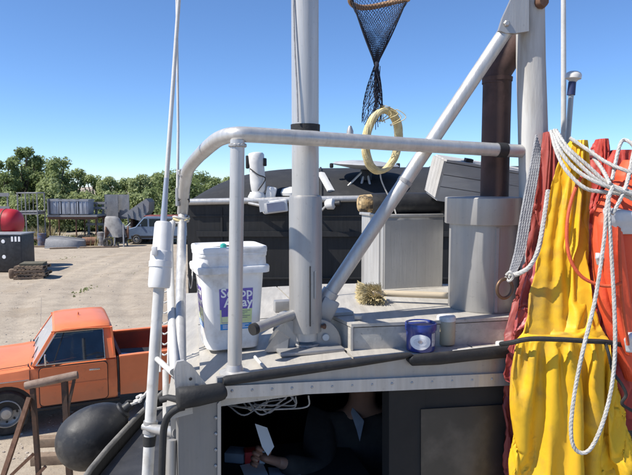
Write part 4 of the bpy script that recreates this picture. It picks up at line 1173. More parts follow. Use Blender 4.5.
# foot plates: rounded gussets each side, with a notch
for sg, wd in ((-1, .105), (1, .10)):
    ang = -.12
    pts = []
    for k in range(11):
        a = R(90 * k / 10)
        pts.append((sg * (MR * .75 + wd * math.sin(a)), .115 * math.cos(a) ** .8 if k < 10 else 0.0))
    poly = [Vector((mx + x * math.cos(.25), MY - .03 + x * math.sin(.25) * .9, ZD - .006 + z)) for x, z in [(sg * MR * .5, 0.0)] + [(sg * MR * .5, .125)] + pts]
    MB().prism(poly, (.003, .012, 0)).build('foot_plate', alu, mast)
MB().box((mx, MY, ZD + .004), (.24, .2, .014), rz=.3, bev=.003).build('base_plate', alu, mast)
MB().lathe([(.014, 0), (.012, .004)], (mx + .075, MY - .018, ZD + .04), (.2, -1, .1), 14).build('notch', white_paint, mast)
for sg in (-1, 1):
    p = Vector((mx + sg * .058, MY - .02, at(305, 325, MY).z)); MB().tube([p, p + Vector((sg * .018, -.004, 0))], .006, 8).build('bolt', steel_rust, mast)
    MB().lathe([(.011, -.004), (.011, .004)], p + Vector((sg * .012, -.003, 0)), (sg, -.2, 0), 6).build('nut', steel_rust, mast)
# stub pipe sticking out left of the mast foot
a, b = at(253, 329.5, 2.02), at(297, 313, 2.19)
stub = MB().tube([a, b], .0185, 16).build('stub_pipe', alu, mast)
MB().tube([a - (b - a).normalized() * .004, a + (b - a).normalized() * .014], .0205, 16).build('end_plug', rubber, stub)
# out-of-frame boom that carries the dip net
MB().tube([(mx, MY, 5.0), (mx + .28, MY + .27, 5.02), (.95, 2.46, 5.0)], .02, 10).build('boom', alu_paint, mast)
# small wedge plates on the deck
q = on_z(272, 352, ZD); MB().prism([q + Vector((-.03, 0, 0)), q + Vector((.055, 0.01, 0)), q + Vector((.06, .01, .045)), q + Vector((.02, .0, .075))], (0.02, .07, 0)).build('chock', alu, boat)
MB().tube([on_z(255, 357, ZD + .006), on_z(263, 366, ZD + .006)], .006, 6).build('tie_bar', white_paint, boat)
# ---- angle brackets behind the mast foot
a, b, c = on_z(272, 321, ZD + .05), on_z(278, 300, ZD + .05), on_z(300, 318, ZD + .05)
MB().box(on_z(283, 306, ZD + .04), (.085, .05, .055), rz=.25, bev=.006).build('bracket', alu, boat)
MB().box(on_z(291, 318, ZD + .03), (.1, .045, .05), rz=-.5, bev=.006).build('bracket', alu, boat)
MB().tube([on_z(276, 330, ZD + .02), on_z(300, 305, ZD + .02)], .014, 8).build('bracket_bar', alu, boat)

# ---- diagonal brace up to the tall post
PY = 2.36
ba_, bb_ = at(324, 302, 2.26), at(519, 11, PY - .03)
brace = MB().tube([ba_, ba_.lerp(bb_, .5), bb_], [.0265, .0268, .027], 18).build('diagonal_brace', alu_paint, boat)
MB().tube([ba_.lerp(bb_, .41), ba_.lerp(bb_, .422)], .029, 16).build('tape_band', rope_grey, brace)
d = (bb_ - ba_).normalized()
MB().tube([ba_ - d * .015, ba_ + d * .05], .034, 14).build('socket', alu_paint, brace)
MB().box(ba_ + Vector((-.0, .0, -.03)), (.07, .075, .1), rz=.3, ry=.5, bev=.008).build('foot_bracket', alu, brace)
MB().box(on_z(334, 312, ZD + .105) , (.13, .09, .012), rz=.3).build('foot_plate', alu, brace)
ear = [at(499, 30, PY - .068), at(503, 17, PY - .068), at(509, 4, PY - .068), at(517, -14, PY - .068), at(529, -14, PY - .068), at(529, 31, PY - .068), at(516, 33, PY - .068), at(506, 33, PY - .068)]
ep = MB().prism(ear, (0, .025, 0)).build('ear_plate', alu, brace)
MB().lathe([(.012, 0), (.012, .006), (.008, .01)], at(506.5, 23.5, PY - .069), (0, -1, 0), 6).build('bolt', alu, ep)
# ---- tall weathered post
zb_ = ZD - .02
tp_ = []
for py, l, r in ((-60, 520, 545), (0, 518.5, 544), (60, 518.5, 545), (120, 519.5, 547), (180, 521, 549), (330, 522, 548)):
    a, b = at(l, py, PY), at(r, py, PY)
    w = (b.x - a.x); y0, y1 = PY - .035, PY + .05
    tp_.append([Vector(((a.x + b.x) / 2 + w / 2 * math.copysign(abs(math.cos(t)) ** .75, math.cos(t)) + .003 * nz(py * .03, t, 2.), PY + .01 + .055 * math.copysign(abs(math.sin(t)) ** .75, math.sin(t)), a.z)) for t in [2 * PI * i / 24 for i in range(24)]])
post = MB().rings(tp_).build('tall_post', wood_grey, boat)
MB().lathe([(.022, -.01), (.026, .0), (.02, .02)], at(541, 2, PY - .05), (.3, -1, 0), 12).build('knot', steel_rust, post)
# hanging rail to the right of the post for the foul-weather gear
hr = MB().tube([at(540, 150, PY + .0), at(640, 158, PY - .1), at(760, 165, PY - .2)], .017, 10).build('hanging_rail', alu_paint, boat)
e = at(755, 165, PY - .2)
MB().tube([Vector((e.x, e.y, 2.35)), Vector((e.x, e.y, e.z + .05))], .025, 10).build('hanging_rail_post', alu_paint, boat)

# ---- raised hatch of bent plate
ZH = at(400, 326, 2.16).z
hp = [at(330, 309, 2.33), at(352, 326, 2.16), at(450, 323.5, 2.225), at(560, 320, 2.33)]
hp = [Vector((p.x, p.y, ZH)) for p in hp]
back = [Vector((hp[3].x - .12, hp[3].y + .72, ZH)), Vector((hp[0].x - .12, hp[0].y + .72, ZH)), Vector((hp[0].x - .07, hp[0].y + .3, ZH))]
poly = hp + back
hatch = MB().prism([Vector((p.x, p.y, ZD - .008)) for p in poly], (0, 0, ZH - ZD)).build('hatch', alu_deck, boat)
ctr = sum(poly, Vector()) / len(poly)
lid = [ctr + (p - ctr) * 1.012 for p in poly]
MB().prism([Vector((p.x, p.y, ZH - .004)) for p in lid], (0, 0, .012)).build('hatch_lid', alu_deck, hatch)
MB().box(on_z(358, 317, ZH + .02), (.03, .02, .02), bev=.004).build('hinge', alu, hatch)
MB().tube([hp[1] + Vector((0, -.006, -.002)), Vector((hp[1].x, hp[1].y - .006, ZD))], .006, 6).build('weld', alu, hatch)
sl = on_z(474, 352, ZD + .012)
MB().box(sl + Vector((.02, .03, .0)), (.2, .02, .012), rz=.35, bev=.003).build('latch_bar', white_paint, boat)
MB().box(sl + Vector((.115, .06, .008)), (.035, .03, .03), rz=.35, bev=.006).build('latch_block', white_paint, boat)

# ---- exhaust: drum, cap and pipe
EY = 2.47
ex = at(483, 300, EY).x
zt0 = at(483, 222, EY).z; ztop = at(483, 197, EY).z
r0 = at(518.5, 260, EY).x - ex
stack = thing('exhaust_stack', (ex, EY, ZH), 'aluminium exhaust drum with a rusty brown pipe beside the tall post', 'exhaust')
drum = MB().lathe([(r0 * .97, ZH + .008), (r0, ZH + .014), (r0, zt0)], (ex, EY, 0), (0, 0, 1), 44).build('drum', alu_sheet, stack)
MB().lathe([(r0 + .018, zt0 - .004), (r0 + .02, zt0), (r0 + .02, ztop - .004), (r0 + .016, ztop), (.05, ztop + .004)], (ex, EY, 0), (0, 0, 1), 44).build('cap', alu_sheet, stack)
MB().box((ex + .01, EY - r0 - .001, (ZH + zt0) / 2), (.012, .006, zt0 - ZH - .03)).build('seam', alu_sheet, drum)
er = .0565
xe = at(496, 130, EY).x
zb1 = at(496, 72, EY).z
pipe = MB().tube([(xe, EY, ztop + .002), (xe, EY, zb1 - .02)], er, 24).build('pipe', exhaust_m, stack)
MB().tube([(xe - .004, EY, zb1 - .05), (xe, EY, zb1), at(519, 38, EY - .0), at(527, 20, EY + .02)], [er, er, er * .97, er * .97], 24).build('elbow', exhaust_m, stack)
MB().lathe([(er + .003, -.008), (er + .004, .008)], (xe, EY, zb1 - .03), (0, 0, 1), 24, cap=False).build('weld_ring', exhaust_m, stack)

# ---- locker behind the hatch, roll on it
LY = 2.93
lc = at(404, 255, LY + .15)
lz1 = at(404, 217, LY).z
lw = at(443, 250, LY).x - at(385, 250, LY).x
locker = thing('deck_locker', (lc.x, LY + .17, ZD), 'grey aluminium deck locker behind the hatch and the brush', 'locker')
la = .28
lcx, lcy = (at(443, 250, LY).x + at(366, 250, LY).x) / 2 + .005, LY + .16
MB().box((lcx, lcy, (lz1 + ZD - .01) / 2), (.325, .30, lz1 - ZD + .01), rz=la, bev=.004).build('carcass', alu_sheet, locker)
fm = Matrix.Rotation(la, 3, 'Z')
f_ = Vector((lcx, lcy, 0)) + fm @ Vector((.0, -.153, 0))
MB().box((f_.x, f_.y, (lz1 + ZD) / 2 + .03), (.31, .008, lz1 - ZD - .09), rz=la).build('door', alu_sheet, locker)
f2 = Vector((lcx, lcy, 0)) + fm @ Vector((-.1665, -.02, 0))
MB().box((f2.x, f2.y, (lz1 + ZD) / 2 + .03), (.008, .2, lz1 - ZD - .08), rz=la).build('side_panel', alu_paint, locker)
MB().box((lcx, lcy, lz1 + .006), (.345, .32, .014), rz=la, bev=.003).build('lid', alu_sheet, locker)
roll = thing('mattress_roll', at(400, 210, LY + .12), 'black vinyl roll with bare yellow foam end on top of the locker', 'roll')
rr0 = lz1 + .013
ra, rb = at(352, 208, LY + .05), at(450, 209, LY + .13)
rc = .052
pts = [Vector((ra.x + (rb.x - ra.x) * k, ra.y + (rb.y - ra.y) * k, rr0 + rc)) for k in (.19, .3, .5, .7, 1.0)]
MB().tube(pts, [rc * .95, rc, rc * 1.02, rc, rc * .98], 18).build('cover', black_shiny, roll)
pts = [Vector((ra.x + (rb.x - ra.x) * k, ra.y + (rb.y - ra.y) * k, rr0 + rc * .97)) for k in (.06, .075, .12, .2)]
MB().tube(pts, [rc * .6, rc * .8, rc * .86, rc * .9], 9).build('foam_end', foam_m, roll)

# weld beads where the tubes meet
def bead(c, r, axis, parent, m=alu):
    q = Vector((0, 0, 1)).rotation_difference(Vector(axis).normalized())
    N = 36
    MB().tube([Vector(c) + q @ Vector((r * math.cos(2 * PI * i / N), r * math.sin(2 * PI * i / N), .0016 * (i % 2))) for i in range(N)], [.0042 + .001 * (i % 3) for i in range(N)], 6, closed=True).build('weld_bead', m, parent)
pt_ = at(237.5, 140, b0.y + .015)
bead(pt_ - Vector((0, 0, .018)), .0245, (0, 0, 1), railing)
bead(at(524, 151.4, 2.357), RAD + .001, (1, .15, 0), railing)
bead((mx, MY, ZD + .014), MR + .002, (0, 0, 1), mast)
bead(at(184.5, 173.5, 2.402), .024, (.3, -.5, .9), railing)
# rivets along the fascia and the corner panel
rv = MB().lathe([(.005, 0), (.0045, .0018), (.002, .003)], (0, 0, 0), (0, -1, 0), 8).mesh('rivet', alu)
for k in range(14):
    px = 232 + k * 20; p = at(px, 391.0 - (px - 232) * .0455, fy(px) - .001)
    o = bpy.data.objects.new('rivet', rv); COL.objects.link(o); o.location = p; adopt(o, boat)
for k in range(4):
    p = at(216 - .1 * k, 418 + k * 16, 1.738); o = bpy.data.objects.new('rivet', rv); COL.objects.link(o); o.location = p; adopt(o, boat)

# ================================================================== the charcoal boat beyond
NY = 6.0
nb = thing('turtleback_boat', (1.4, NY + 1.3, 0), 'charcoal hulled boat with a curved turtleback standing behind our cabin', 'boat')
xL = at(187, 240, NY).x
xs = [xL + 5.6 * (i / 28) for i in range(29)]
zrail = at(187, 204, NY).z
def nsheer(x): return zrail + .02 * (x - xL)
loops = []
for x in xs:
    k = (x - xL)
    w = 2.6
    loops.append([Vector((x, NY, nsheer(x))), Vector((x, NY + .03, 2.4)), Vector((x, NY + .2, 1.5)), Vector((x, NY + .7, .75)), Vector((x, NY + 1.3, .55)), Vector((x, NY + 1.9, .75)), Vector((x, NY + 2.4, 1.5)), Vector((x, NY + 2.57, 2.4)), Vector((x, NY + 2.6, nsheer(x)))])
mb = MB(); mb.rings(loops, cap=False, closed=False)
mb.add(loops[0], [tuple(range(9))]); mb.add(loops[-1], [tuple(range(9))[::-1]])
mb.build('hull', hull_dark, nb)
# plate seams, frames and fixings on the side
for k in range(7):
    x = xL + .35 + .8 * k
    MB().box((x, NY + .006, nsheer(x) - .62), (.018, .03, 1.15)).build('frame_seam', hull_dark, nb)
for zz_ in (.12, .75):
    MB().box((xL + 2.8, NY + .008, nsheer(xL) - zz_), (5.5, .03, .014)).build('plate_seam', hull_dark, nb)
# turtleback: crowned across the beam, rounded down at its left end
zr = at(290, 171.5, NY + 1.3).z
mb = MB(); vs = []; NA = 14
for i in range(41):
    t = i / 40
    x = xL + 5.6 * (t ** 1.8)
    k = min(1.0, (x - xL) / 1.15)
    e = math.sqrt(max(0, 1 - (1 - k) ** 2))
    for j in range(NA + 1):
        a = j / NA
        c_ = math.sin(PI * a) ** .62
        vs.append(Vector((x, NY + .06 + 2.48 * a, nsheer(x) + .025 + (zr - zrail) * e * c_ * (1 - .025 * (x - xL)))))
fs = [(i * 15 + j, i * 15 + j + 1, (i + 1) * 15 + j + 1, (i + 1) * 15 + j) for i in range(40) for j in range(NA)]
mb.add(vs, fs)
tb = mb.build('turtleback', turtle, nb, smooth=60)
MB().tube([Vector((x, NY - .02, nsheer(x) + .02)) for x in xs], .032, 10).build('gunwale_pipe', alu_paint, nb)
for k, x in enumerate((xL + 1.35, xL + 2.7, xL + 4.1)):
    ri = [Vector((x, NY + .06 + 2.48 * a, nsheer(x) + .03 + (zr - zrail) * math.sin(PI * a) ** .62 * (1 - .025 * (x - xL)) * math.sqrt(max(0, 1 - (1 - min(1, (x - xL) / 1.15)) ** 2)))) for a in [j / 16 for j in range(17)]]
    MB().tube(ri, .012, 6).build('seam', turtle, nb)
MB().box((xL + 2.2, NY - .012, nsheer(xL) - .3), (4.2, .03, .05)).build('rubbing_strake', hull_dark, nb)
for i, x in enumerate((xL + 1, xL + 2.8, xL + 4.6)):
    for k in range(3):
        tag(MB().box((x, NY + 1.3, .095 + .19 * k), (.9 if k % 2 else .35, .35 if k % 2 else .9, .185), bev=.01).build('keel_block', wood_old), 'timber keel block under the charcoal boat', 'block', 'keel blocks under the charcoal boat')
# white searchlight on the turtleback edge
lx = at(257, 190, NY + .05)
sl_ = thing('searchlight', lx, 'white upright searchlight with black clamps on the edge of the charcoal boat', 'lamp')
def tbz(px, Y): return None
zf = at(258, 196, NY + .05).z
ztp = at(257, 153, NY + .05).z
hz = zf - .02
MB().lathe([(.09, 0), (.092, .03), (.075, .06), (.07, .075)], (lx.x, NY + .05, nsheer(lx.x) + .03), (0, 0, 1), 18).build('base', fibre, sl_)
bz = nsheer(lx.x) + .1
tilt = Vector((-.06, 0, 1)).normalized()
H_ = ztp - bz
MB().lathe([(.06, 0), (.072, .03), (.078, .1), (.076, H_ - .12), (.08, H_ - .1), (.082, H_ - .02), (.07, H_), (.03, H_ + .01), (.001, H_ + .012)], (lx.x + .015, NY + .05, bz), tilt, 20).build('barrel', fibre, sl_)
for sg in (-1, 1):
    p = Vector((lx.x + .015, NY + .05, bz)) + tilt * (H_ - .07)
    MB().box(p + Vector((sg * .088, -.01, -.02)), (.03, .06, .13 if sg < 0 else .08), bev=.008).build('clamp', rubber, sl_)
MB().tube(crv([Vector((lx.x - .06, NY - .02, bz + H_ * .6)), Vector((lx.x + .02, NY - .05, bz + H_ * .45)), Vector((lx.x + .09, NY - .01, bz + H_ * .35)), Vector((lx.x + .02, NY - .05, bz + .02))], 5), .006, 6).build('wire', rubber, sl_)
p = at(271, 190, NY + .06)
t = MB().box((p.x, NY + .06, nsheer(p.x) + .09), (.1, .1, .13), ry=.2, bev=.015).build('junction_box', fibre); tag(t, 'small white box beside the upright searchlight', 'box')
p = at(294, 190, NY + .06)
t = MB().lathe([(.13, 0), (.14, .03), (.12, .07), (.05, .09)], (p.x, NY + .12, nsheer(p.x) + .06), (0, 0, 1), 18).build('vent_cap', fibre); tag(t, 'low white vent cap just left of the mast', 'vent')
# floodlight below the pipe
p = at(275, 206.5, NY - .1)
fl_ = thing('floodlight', p, 'square white floodlight hanging under the grey gunwale pipe', 'lamp')
MB().box((p.x, NY - .12, p.z), (.24, .16, .12), rz=.15, ry=-.12, bev=.015).build('housing', fibre, fl_)
MB().box((p.x + .015, NY - .205, p.z), (.17, .01, .085), rz=.15, ry=-.12).build('lens', mat('floodlight_lens', (.25, .28, .36), .15, 0, (.2, .22, .3), 6), fl_)
MB().box((p.x - .1, NY - .21, p.z + .01), (.09, .01, .11), rz=.15, ry=-.12).build('front_plate', fibre, fl_)
MB().tube([(p.x - .1, NY - .08, p.z), (p.x - .26, NY - .04, p.z + .03), (p.x - .26, NY - .02, nsheer(p.x))], .015, 8).build('bracket', alu_paint, fl_)
# small lamp on a stalk right of the mast
p = at(330, 204, NY - .08)
t = thing('side_lamp', p, 'small pale lamp on a short stalk just right of the mast', 'lamp')
MB().lathe([(.03, -.05), (.05, -.03), (.055, .03), (.03, .05)], (p.x, NY - .12, p.z), (1, -.3, .1), 14).build('head', fibre, t)
MB().tube([(p.x - .03, NY - .1, p.z - .01), (p.x - .12, NY - .06, p.z - .1), (p.x - .13, NY + .01, p.z - .12)], .012, 6).build('stalk', alu_paint, t)
MB().lathe([(.025, 0), (.03, .05)], (p.x + .05, NY - .135, p.z + .005), (1, -.3, .1), 12).build('bezel', trim_black, t)
# leaning white stay plate
a, b = at(321, 173, NY + .4), at(331, 191, NY + .15)
tag(MB().tube([a, b], .045, 6, flat=.35).build('stay_plate', fibre), 'short white slanting plate on the turtleback right of the mast', 'plate')
# grey disc antenna on splayed legs
p = at(366, 165, NY + .35)
dd_ = thing('disc_antenna', p, 'flat grey disc on splayed legs behind the straw hoop', 'antenna')
dr = (at(398, 165, NY + .35).x - at(331, 165, NY + .35).x) / 2
MB().lathe([(.001, -.05), (dr * .35, -.045), (dr * .95, -.012), (dr, 0), (dr * .93, .02), (dr * .4, .045), (.001, .05)], p + Vector((0, 0, 0)), (.05, -.05, 1), 32).build('disc', dish_m, dd_)
for x, z in ((342, 192), (372, 194), (357, 200)):
    q = at(x, z, NY + .2); MB().tube([p + Vector((0, 0, -.03)), q], .012, 6).build('leg', alu_paint, dd_)
MB().lathe([(.06, 0), (.06, .1), (.04, .14)], p + Vector((.0, 0, -.16)), (0, 0, 1), 14).build('hub', trim_black, dd_)
for x in (331.5, 398):
    q = at(x, 165.5, NY + .35); MB().box(q, (.04, .05, .05), bev=.01).build('knob', trim_black, dd_)
# weathered crate, tilted on a fish box behind the exhaust drum
CY = 2.80
cr = thing('wooden_crate', at(480, 180, CY), 'weathered grey wooden crate tilted behind the exhaust pipe', 'crate')
o_ = at(437.5, 198, CY); ux = at(524, 211, CY + .05) - o_; uy = Vector((-.035, .20, .0))
ux = ux.normalized()
uzn = Vector((.22, -.16, .95)); uzn = (uzn - ux * uzn.dot(ux) * .55).normalized()
uyn = (uy - ux * uy.dot(ux)).normalized(); uyn = (uyn - uzn * uyn.dot(uzn)).normalized()
Lx, Ly, Lz = .46, .19, .17
fb = thing('fish_box', (.80, CY + .12, ZD), 'grey fish box hidden behind the exhaust drum, carrying the crate', 'box')
MB().box((.79, CY + .13, (ZD + 3.86) / 2), (.22, .2, 3.86 - ZD), rz=.1, bev=.01).build('bin', alu_sheet, fb)
MB().box((.79, CY + .13, 3.87), (.235, .215, .02), rz=.1, bev=.004).build('rim', alu, fb)
def plank(o, a, b, c, name='plank', m=wood_old):
    vs = [o, o + a, o + a + b, o + b]; vs += [v + c for v in vs]
    return MB().add(vs, [(3, 2, 1, 0), (4, 5, 6, 7), (0, 1, 5, 4), (1, 2, 6, 5), (2, 3, 7, 6), (3, 0, 4, 7)]).build(name, m, cr)
for k in range(3):
    h = Lz / 3 - .003
    plank(o_ + uzn * (k * Lz / 3), ux * Lx, uyn * .012, uzn * h)
    plank(o_ + uzn * (k * Lz / 3) + uyn * (Ly - .012), ux * Lx, uyn * .012, uzn * h)
end_m = mat('pale_crate_end', (.36, .345, .32), .85, 0, (.46, .44, .41), 9, .001, 60, dirt=(.38, .35, .31), dscale=7)  # end boards with paler blotches than the plank wood
for k in range(4):
    wv = Ly / 4 - .002
    plank(o_ + uyn * (k * Ly / 4) - ux * .0125, ux * .012, uyn * wv, uzn * (Lz + .004), 'end_board', end_m)
for k in range(4):
    plank(o_ + uyn * (k * Ly / 4) + uzn * (Lz + .001), ux * (Lx + .004), uyn * (Ly / 4 - .003), uzn * .011, 'lid_board')
plank(o_ - uzn * .0125, ux * Lx, uyn * Ly, uzn * .012, 'bottom')
plank(o_ + ux * .1 + uyn * .03 + uzn * (Lz + .0125), ux * .035, uyn * .03, uzn * .016, 'cleat', trim_black)

# ================================================================== things on our cabin roof
# ---- square pail
bc = Vector((at(229.5, 340, 2.25).x, 2.25, ZD + .001))
bw = .118; bh = at(231, 246, 2.2).z - ZD
brz = .34
pail = thing('litter_pail', bc, 'square white plastic pail with a purple printed label on the cabin roof', 'pail')
def rrect(hx, hy, r, z, n=5):
    out = []
    for sx, sy, a0 in ((1, 1, 0), (-1, 1, 90), (-1, -1, 180), (1, -1, 270)):
        for k in range(n + 1):
            a = R(a0 + 90 * k / n); out.append(Vector((sx * (hx - r) + r * math.cos(a), sy * (hy - r) + r * math.sin(a), z)))
    return out
Mp = Matrix.Translation(bc) @ Matrix.Rotation(brz, 4, 'Z')
def pm(l): return [Mp @ p for p in l]
bx_, by_ = .117, .108
prof = [(.80, .0), (.83, .004), (.86, .06), (.91, .16), (.97, bh * .72), (.985, bh * .76)]
body = MB(); body.rings([pm(rrect(bx_ * k, by_ * k, .032, z)) for k, z in prof])
body.build('tub', plastic_white, pail, smooth=35)
rim = MB(); rim.rings([pm(rrect(bx_ * k, by_ * k, .034, z)) for k, z in ((1.0, bh * .745), (1.14, bh * .75), (1.15, bh * .80), (1.13, bh * .815), (1.06, bh * .82), (1.05, bh * .9), (1.07, bh * .91), (1.075, bh * .94), (1.06, bh * .95))])
rim.build('collar', plastic_white, pail, smooth=35)
lidm = MB(); lidm.rings([pm(rrect(bx_ * k, by_ * k, .034, z)) for k, z in ((1.03, bh * .94), (1.085, bh * .945), (1.09, bh * .985), (1.07, bh * .998), (1.0, bh), (.96, bh * .985), (.6, bh * .985), (.2, bh * .985))])
lidm.build('lid', plastic_white, pail, smooth=35)
MB().lathe([(.012, 0), (.011, .012), (.004, .016)], Mp @ Vector((-.03, -.06, bh * .985)), (0, 0, 1), 10).build('lid_button', teal_m, pail)
# label: front and left faces, thin printed sheets following the taper
def face_pt(face, u, z):
    k = .86 + (.97 - .86) * (z - .06) / (bh * .72 - .06)
    if face == 'front': return Mp @ Vector((u * bx_ * k, -by_ * k - .0006, z))
    return Mp @ Vector((-bx_ * k - .0006, -u * by_ * k, z))
def print_patch(face, u0, u1, z0, z1, m, name='label', lift=0.0):
    P = [face_pt(face, u0, z0), face_pt(face, u1, z0), face_pt(face, u1, z1), face_pt(face, u0, z1)]
    n = (P[1] - P[0]).cross(P[3] - P[0]).normalized()
    return MB().prism([p + n * lift for p in P], n * .0008).build(name, m, pail)
emb_dark = mat('dark_fine_print', (.12, .14, .2), .6)
for fc, u0, u1 in (('front', -.5, .62), ('left', -.52, .42)):
    print_patch(fc, u0, u1, bh * .40, bh * .60, print_purple)
    print_patch(fc, u0, u1, bh * .26, bh * .398, print_green)
    print_patch(fc, u0, u1, bh * .20, bh * .258, print_blue)
    print_patch(fc, u0 + .05, u0 + .28, bh * .27, bh * .398, print_purple, lift=.0004)
for fc, u0, u1 in (('front', -.5, .62), ('left', -.52, .42)):
    for r_ in range(5):
        zz_ = bh * (.382 - .017 * r_)
        print_patch(fc, u0 + .34, u1 - .06 - .1 * (r_ % 3), zz_ - .0016, zz_ + .0004, emb_dark, 'fine_print', .0004)
    for r_ in range(3):
        zz_ = bh * (.247 - .014 * r_)
        print_patch(fc, u0 + .08, u1 - .1 - .14 * (r_ % 2), zz_ - .0014, zz_ + .0004, print_white, 'fine_print', .0004)
    print_patch(fc, u0 + .06, u0 + .3, bh * .275, bh * .33, print_green, 'picture', .0008)
    print_patch(fc, u0 + .5, u0 + .74, bh * .275, bh * .31, print_white, 'picture', .0004)
def lettering(txt, fc, u, z, size, m, parent, name='lettering', frame=None):
    cu = bpy.data.curves.new('txt', 'FONT'); cu.body = txt; cu.size = size; cu.extrude = .0004; cu.resolution_u = 2; cu.offset = size * .02
    to = bpy.data.objects.new('txt', cu); COL.objects.link(to)
    dg = bpy.context.evaluated_depsgraph_get(); dg.update()
    me = bpy.data.meshes.new_from_object(to.evaluated_get(dg))
    bpy.data.objects.remove(to)
    me.name = name; me.materials.clear(); me.materials.append(m)
    if frame is None:
        o = face_pt(fc, u, z); x = (face_pt(fc, u + .1, z) - o).normalized(); y = (face_pt(fc, u, z + .02) - o).normalized(); n = x.cross(y)
        o = o + n * .0016
    else:
        o, x, y = frame; n = x.cross(y)
    M = Matrix.Identity(4)
    for i in range(3): M[i][0], M[i][1], M[i][2], M[i][3] = x[i], y[i], n[i], o[i]
    me.transform(M)
    ob = bpy.data.objects.new(name, me); COL.objects.link(ob); adopt(ob, parent)
    return ob
lettering('Scoop', 'front', -.46, bh * .52, .047, print_white, pail)
lettering('Away', 'front', -.36, bh * .425, .047, print_white, pail)
lettering('Scoop', 'left', -.46, bh * .525, .036, print_white, pail)
lettering('Away', 'left', -.4, bh * .43, .036, print_white, pail)
hnd = [Mp @ Vector((bx_ * 1.16 * c, -by_ * 1.1 * (1 - abs(c)) * .0 - .0, bh * .78 - .0)) for c in (-1, 1)]
MB().tube(crv([Mp @ Vector((-bx_ * 1.16, 0, bh * .78)), Mp @ Vector((-bx_ * 1.2, -.03, bh * .68)), Mp @ Vector((-bx_ * 1.15, .07, bh * .55)), Mp @ Vector((-bx_ * 1.2, .1, bh * .68))], 5), .002, 6).build('bail_wire', alu, pail)

# ---- long-handled scrub brush lying on the hatch
bp_ = on_z(371, 303, ZH + .008)
br = thing('scrub_brush', bp_, 'straw bristled scrub brush with a wooden handle lying on the hatch', 'brush')
rb = random.Random(21)
hdir = (on_z(448, 299.5, ZH + .03) - on_z(385, 297, ZH + .03)); hdir.z = 0; hdir.normalize()
cbr = bp_ + Vector((0, .02, .03))
MB().box(cbr + Vector((.018, .0, .012)), (.055, .1, .032), rz=.2, bev=.008).build('block', handle_w, br)
mb = MB()
for i in range(900):
    u = rb.uniform(-1, 1); v = rb.uniform(-1, 1)
    base = cbr + Vector((.0 - .012 * rb.random(), .045 * u, .012 + .016 * v))
    d = Vector((-1 + .3 * rb.random(), .75 * u + rb.gauss(0, .2), .35 * v + rb.gauss(-.1, .25))).normalized()
    l = rb.uniform(.035, .062)
    tip = base + d * l
    if tip.z < ZH + .01: tip.z = ZH + .01
    w = Vector((0, .0014, .0014))
    mb.add([base - w, base + w, tip + w * .8, tip - w * .8], [(0, 1, 2, 3)])
for i in range(700):
    u = rb.uniform(-1, 1)
    base = cbr + Vector((rb.uniform(-.012, .045), .05 * u, .0))
    d = Vector((rb.gauss(-.25, .3), -.6 + rb.gauss(0, .3), rb.gauss(-.15, .4))).normalized()
    tip = base + d * rb.uniform(.03, .055); tip.z = max(tip.z, ZH + .01)
    w = Vector((.0014, 0, .0014))
    mb.add([base - w, base + w, tip + w * .8, tip - w * .8], [(0, 1, 2, 3)])
for i in range(500):
    u = rb.uniform(-1, 1)
    base = cbr + Vector((rb.uniform(-.02, .045), .05 * u, .024))
    d = Vector((rb.gauss(-.3, .4), rb.gauss(-.1, .4), .4 + rb.gauss(0, .3))).normalized()
    tip = base + d * rb.uniform(.01, .03)
    w = Vector((.0014, .0014, 0))
    mb.add([base - w, base + w, tip + w * .8, tip - w * .8], [(0, 1, 2, 3)])
tag(mb.build('bristles', bristle, br, fix=False, smooth=0), kind='stuff')
h0 = cbr + Vector((.03, 0, .01)); h1 = h0 + hdir * .62
MB().tube([h0, h0.lerp(h1, .3), h1], [.0135, .0145, .0135], 12).build('handle', handle_w, br)

# ---- cobalt tin and the jar beside it, on the strip of deck before the hatch
tc_ = on_z(420.5, 349, ZD + .002)
tin = thing('blue_tin', tc_, 'cobalt blue tub with a white oval label near the front edge of the roof', 'tin')
tr_ = .055; th_ = .1
MB().lathe([(tr_ * .93, 0), (tr_ * .95, .004), (tr_ * .97, th_ * .78), (tr_ * .97, th_ * .8)], tc_, (0, 0, 1), 36).build('body', blue_tin, tin)
MB().lathe([(tr_ * 1.0, th_ * .74), (tr_ * 1.05, th_ * .745), (tr_ * 1.06, th_ * .97), (tr_ * 1.03, th_), (tr_ * .96, th_), (tr_ * .93, th_ * .94), (.001, th_ * .94)], tc_, (0, 0, 1), 36, cap=False).build('lid', blue_tin, tin)
def on_cyl(c, r, a, z): return c + Vector((r * math.sin(a), -r * math.cos(a), z))
def oval(c, r, a0, z0, da, dz, m, parent, name, lift):
    N = 28; rr = r + lift
    rings_ = []
    for q in (1.0, .66, .33):
        rings_.append([on_cyl(c, rr - (lift if False else 0), a0 + da * q * math.cos(2 * PI * k / N), z0 + dz * q * math.sin(2 * PI * k / N)) for k in range(N)])
    mb = MB(); mb.rings(rings_, cap=False); mb.add(rings_[-1], [tuple(range(N))])
    edge_in = [on_cyl(c, r - .002, a0 + da * math.cos(2 * PI * k / N), z0 + dz * math.sin(2 * PI * k / N)) for k in range(N)]
    mb.rings([edge_in, rings_[0]], cap=False)
    return mb.build(name, m, parent)
ov = oval(tc_, tr_ * .95, -.2, th_ * .38, .74, th_ * .28, print_white, tin, 'oval_label', .002)
emb = mat('grey_print', (.3, .28, .3), .6, 0, (.55, .55, .58), 120)
oval(tc_, tr_ * .95, -.2, th_ * .38, .46, th_ * .15, mat('grey_ring_print', (.55, .56, .6), .6, 0, (.7, .7, .72), 200), tin, 'emblem', .0030)
oval(tc_, tr_ * .95, -.2, th_ * .40, .15, th_ * .06, mat('brown_print', (.3, .22, .2), .6, 0, (.45, .42, .42), 260), tin, 'emblem', .0040)
mb = MB()
N = 6
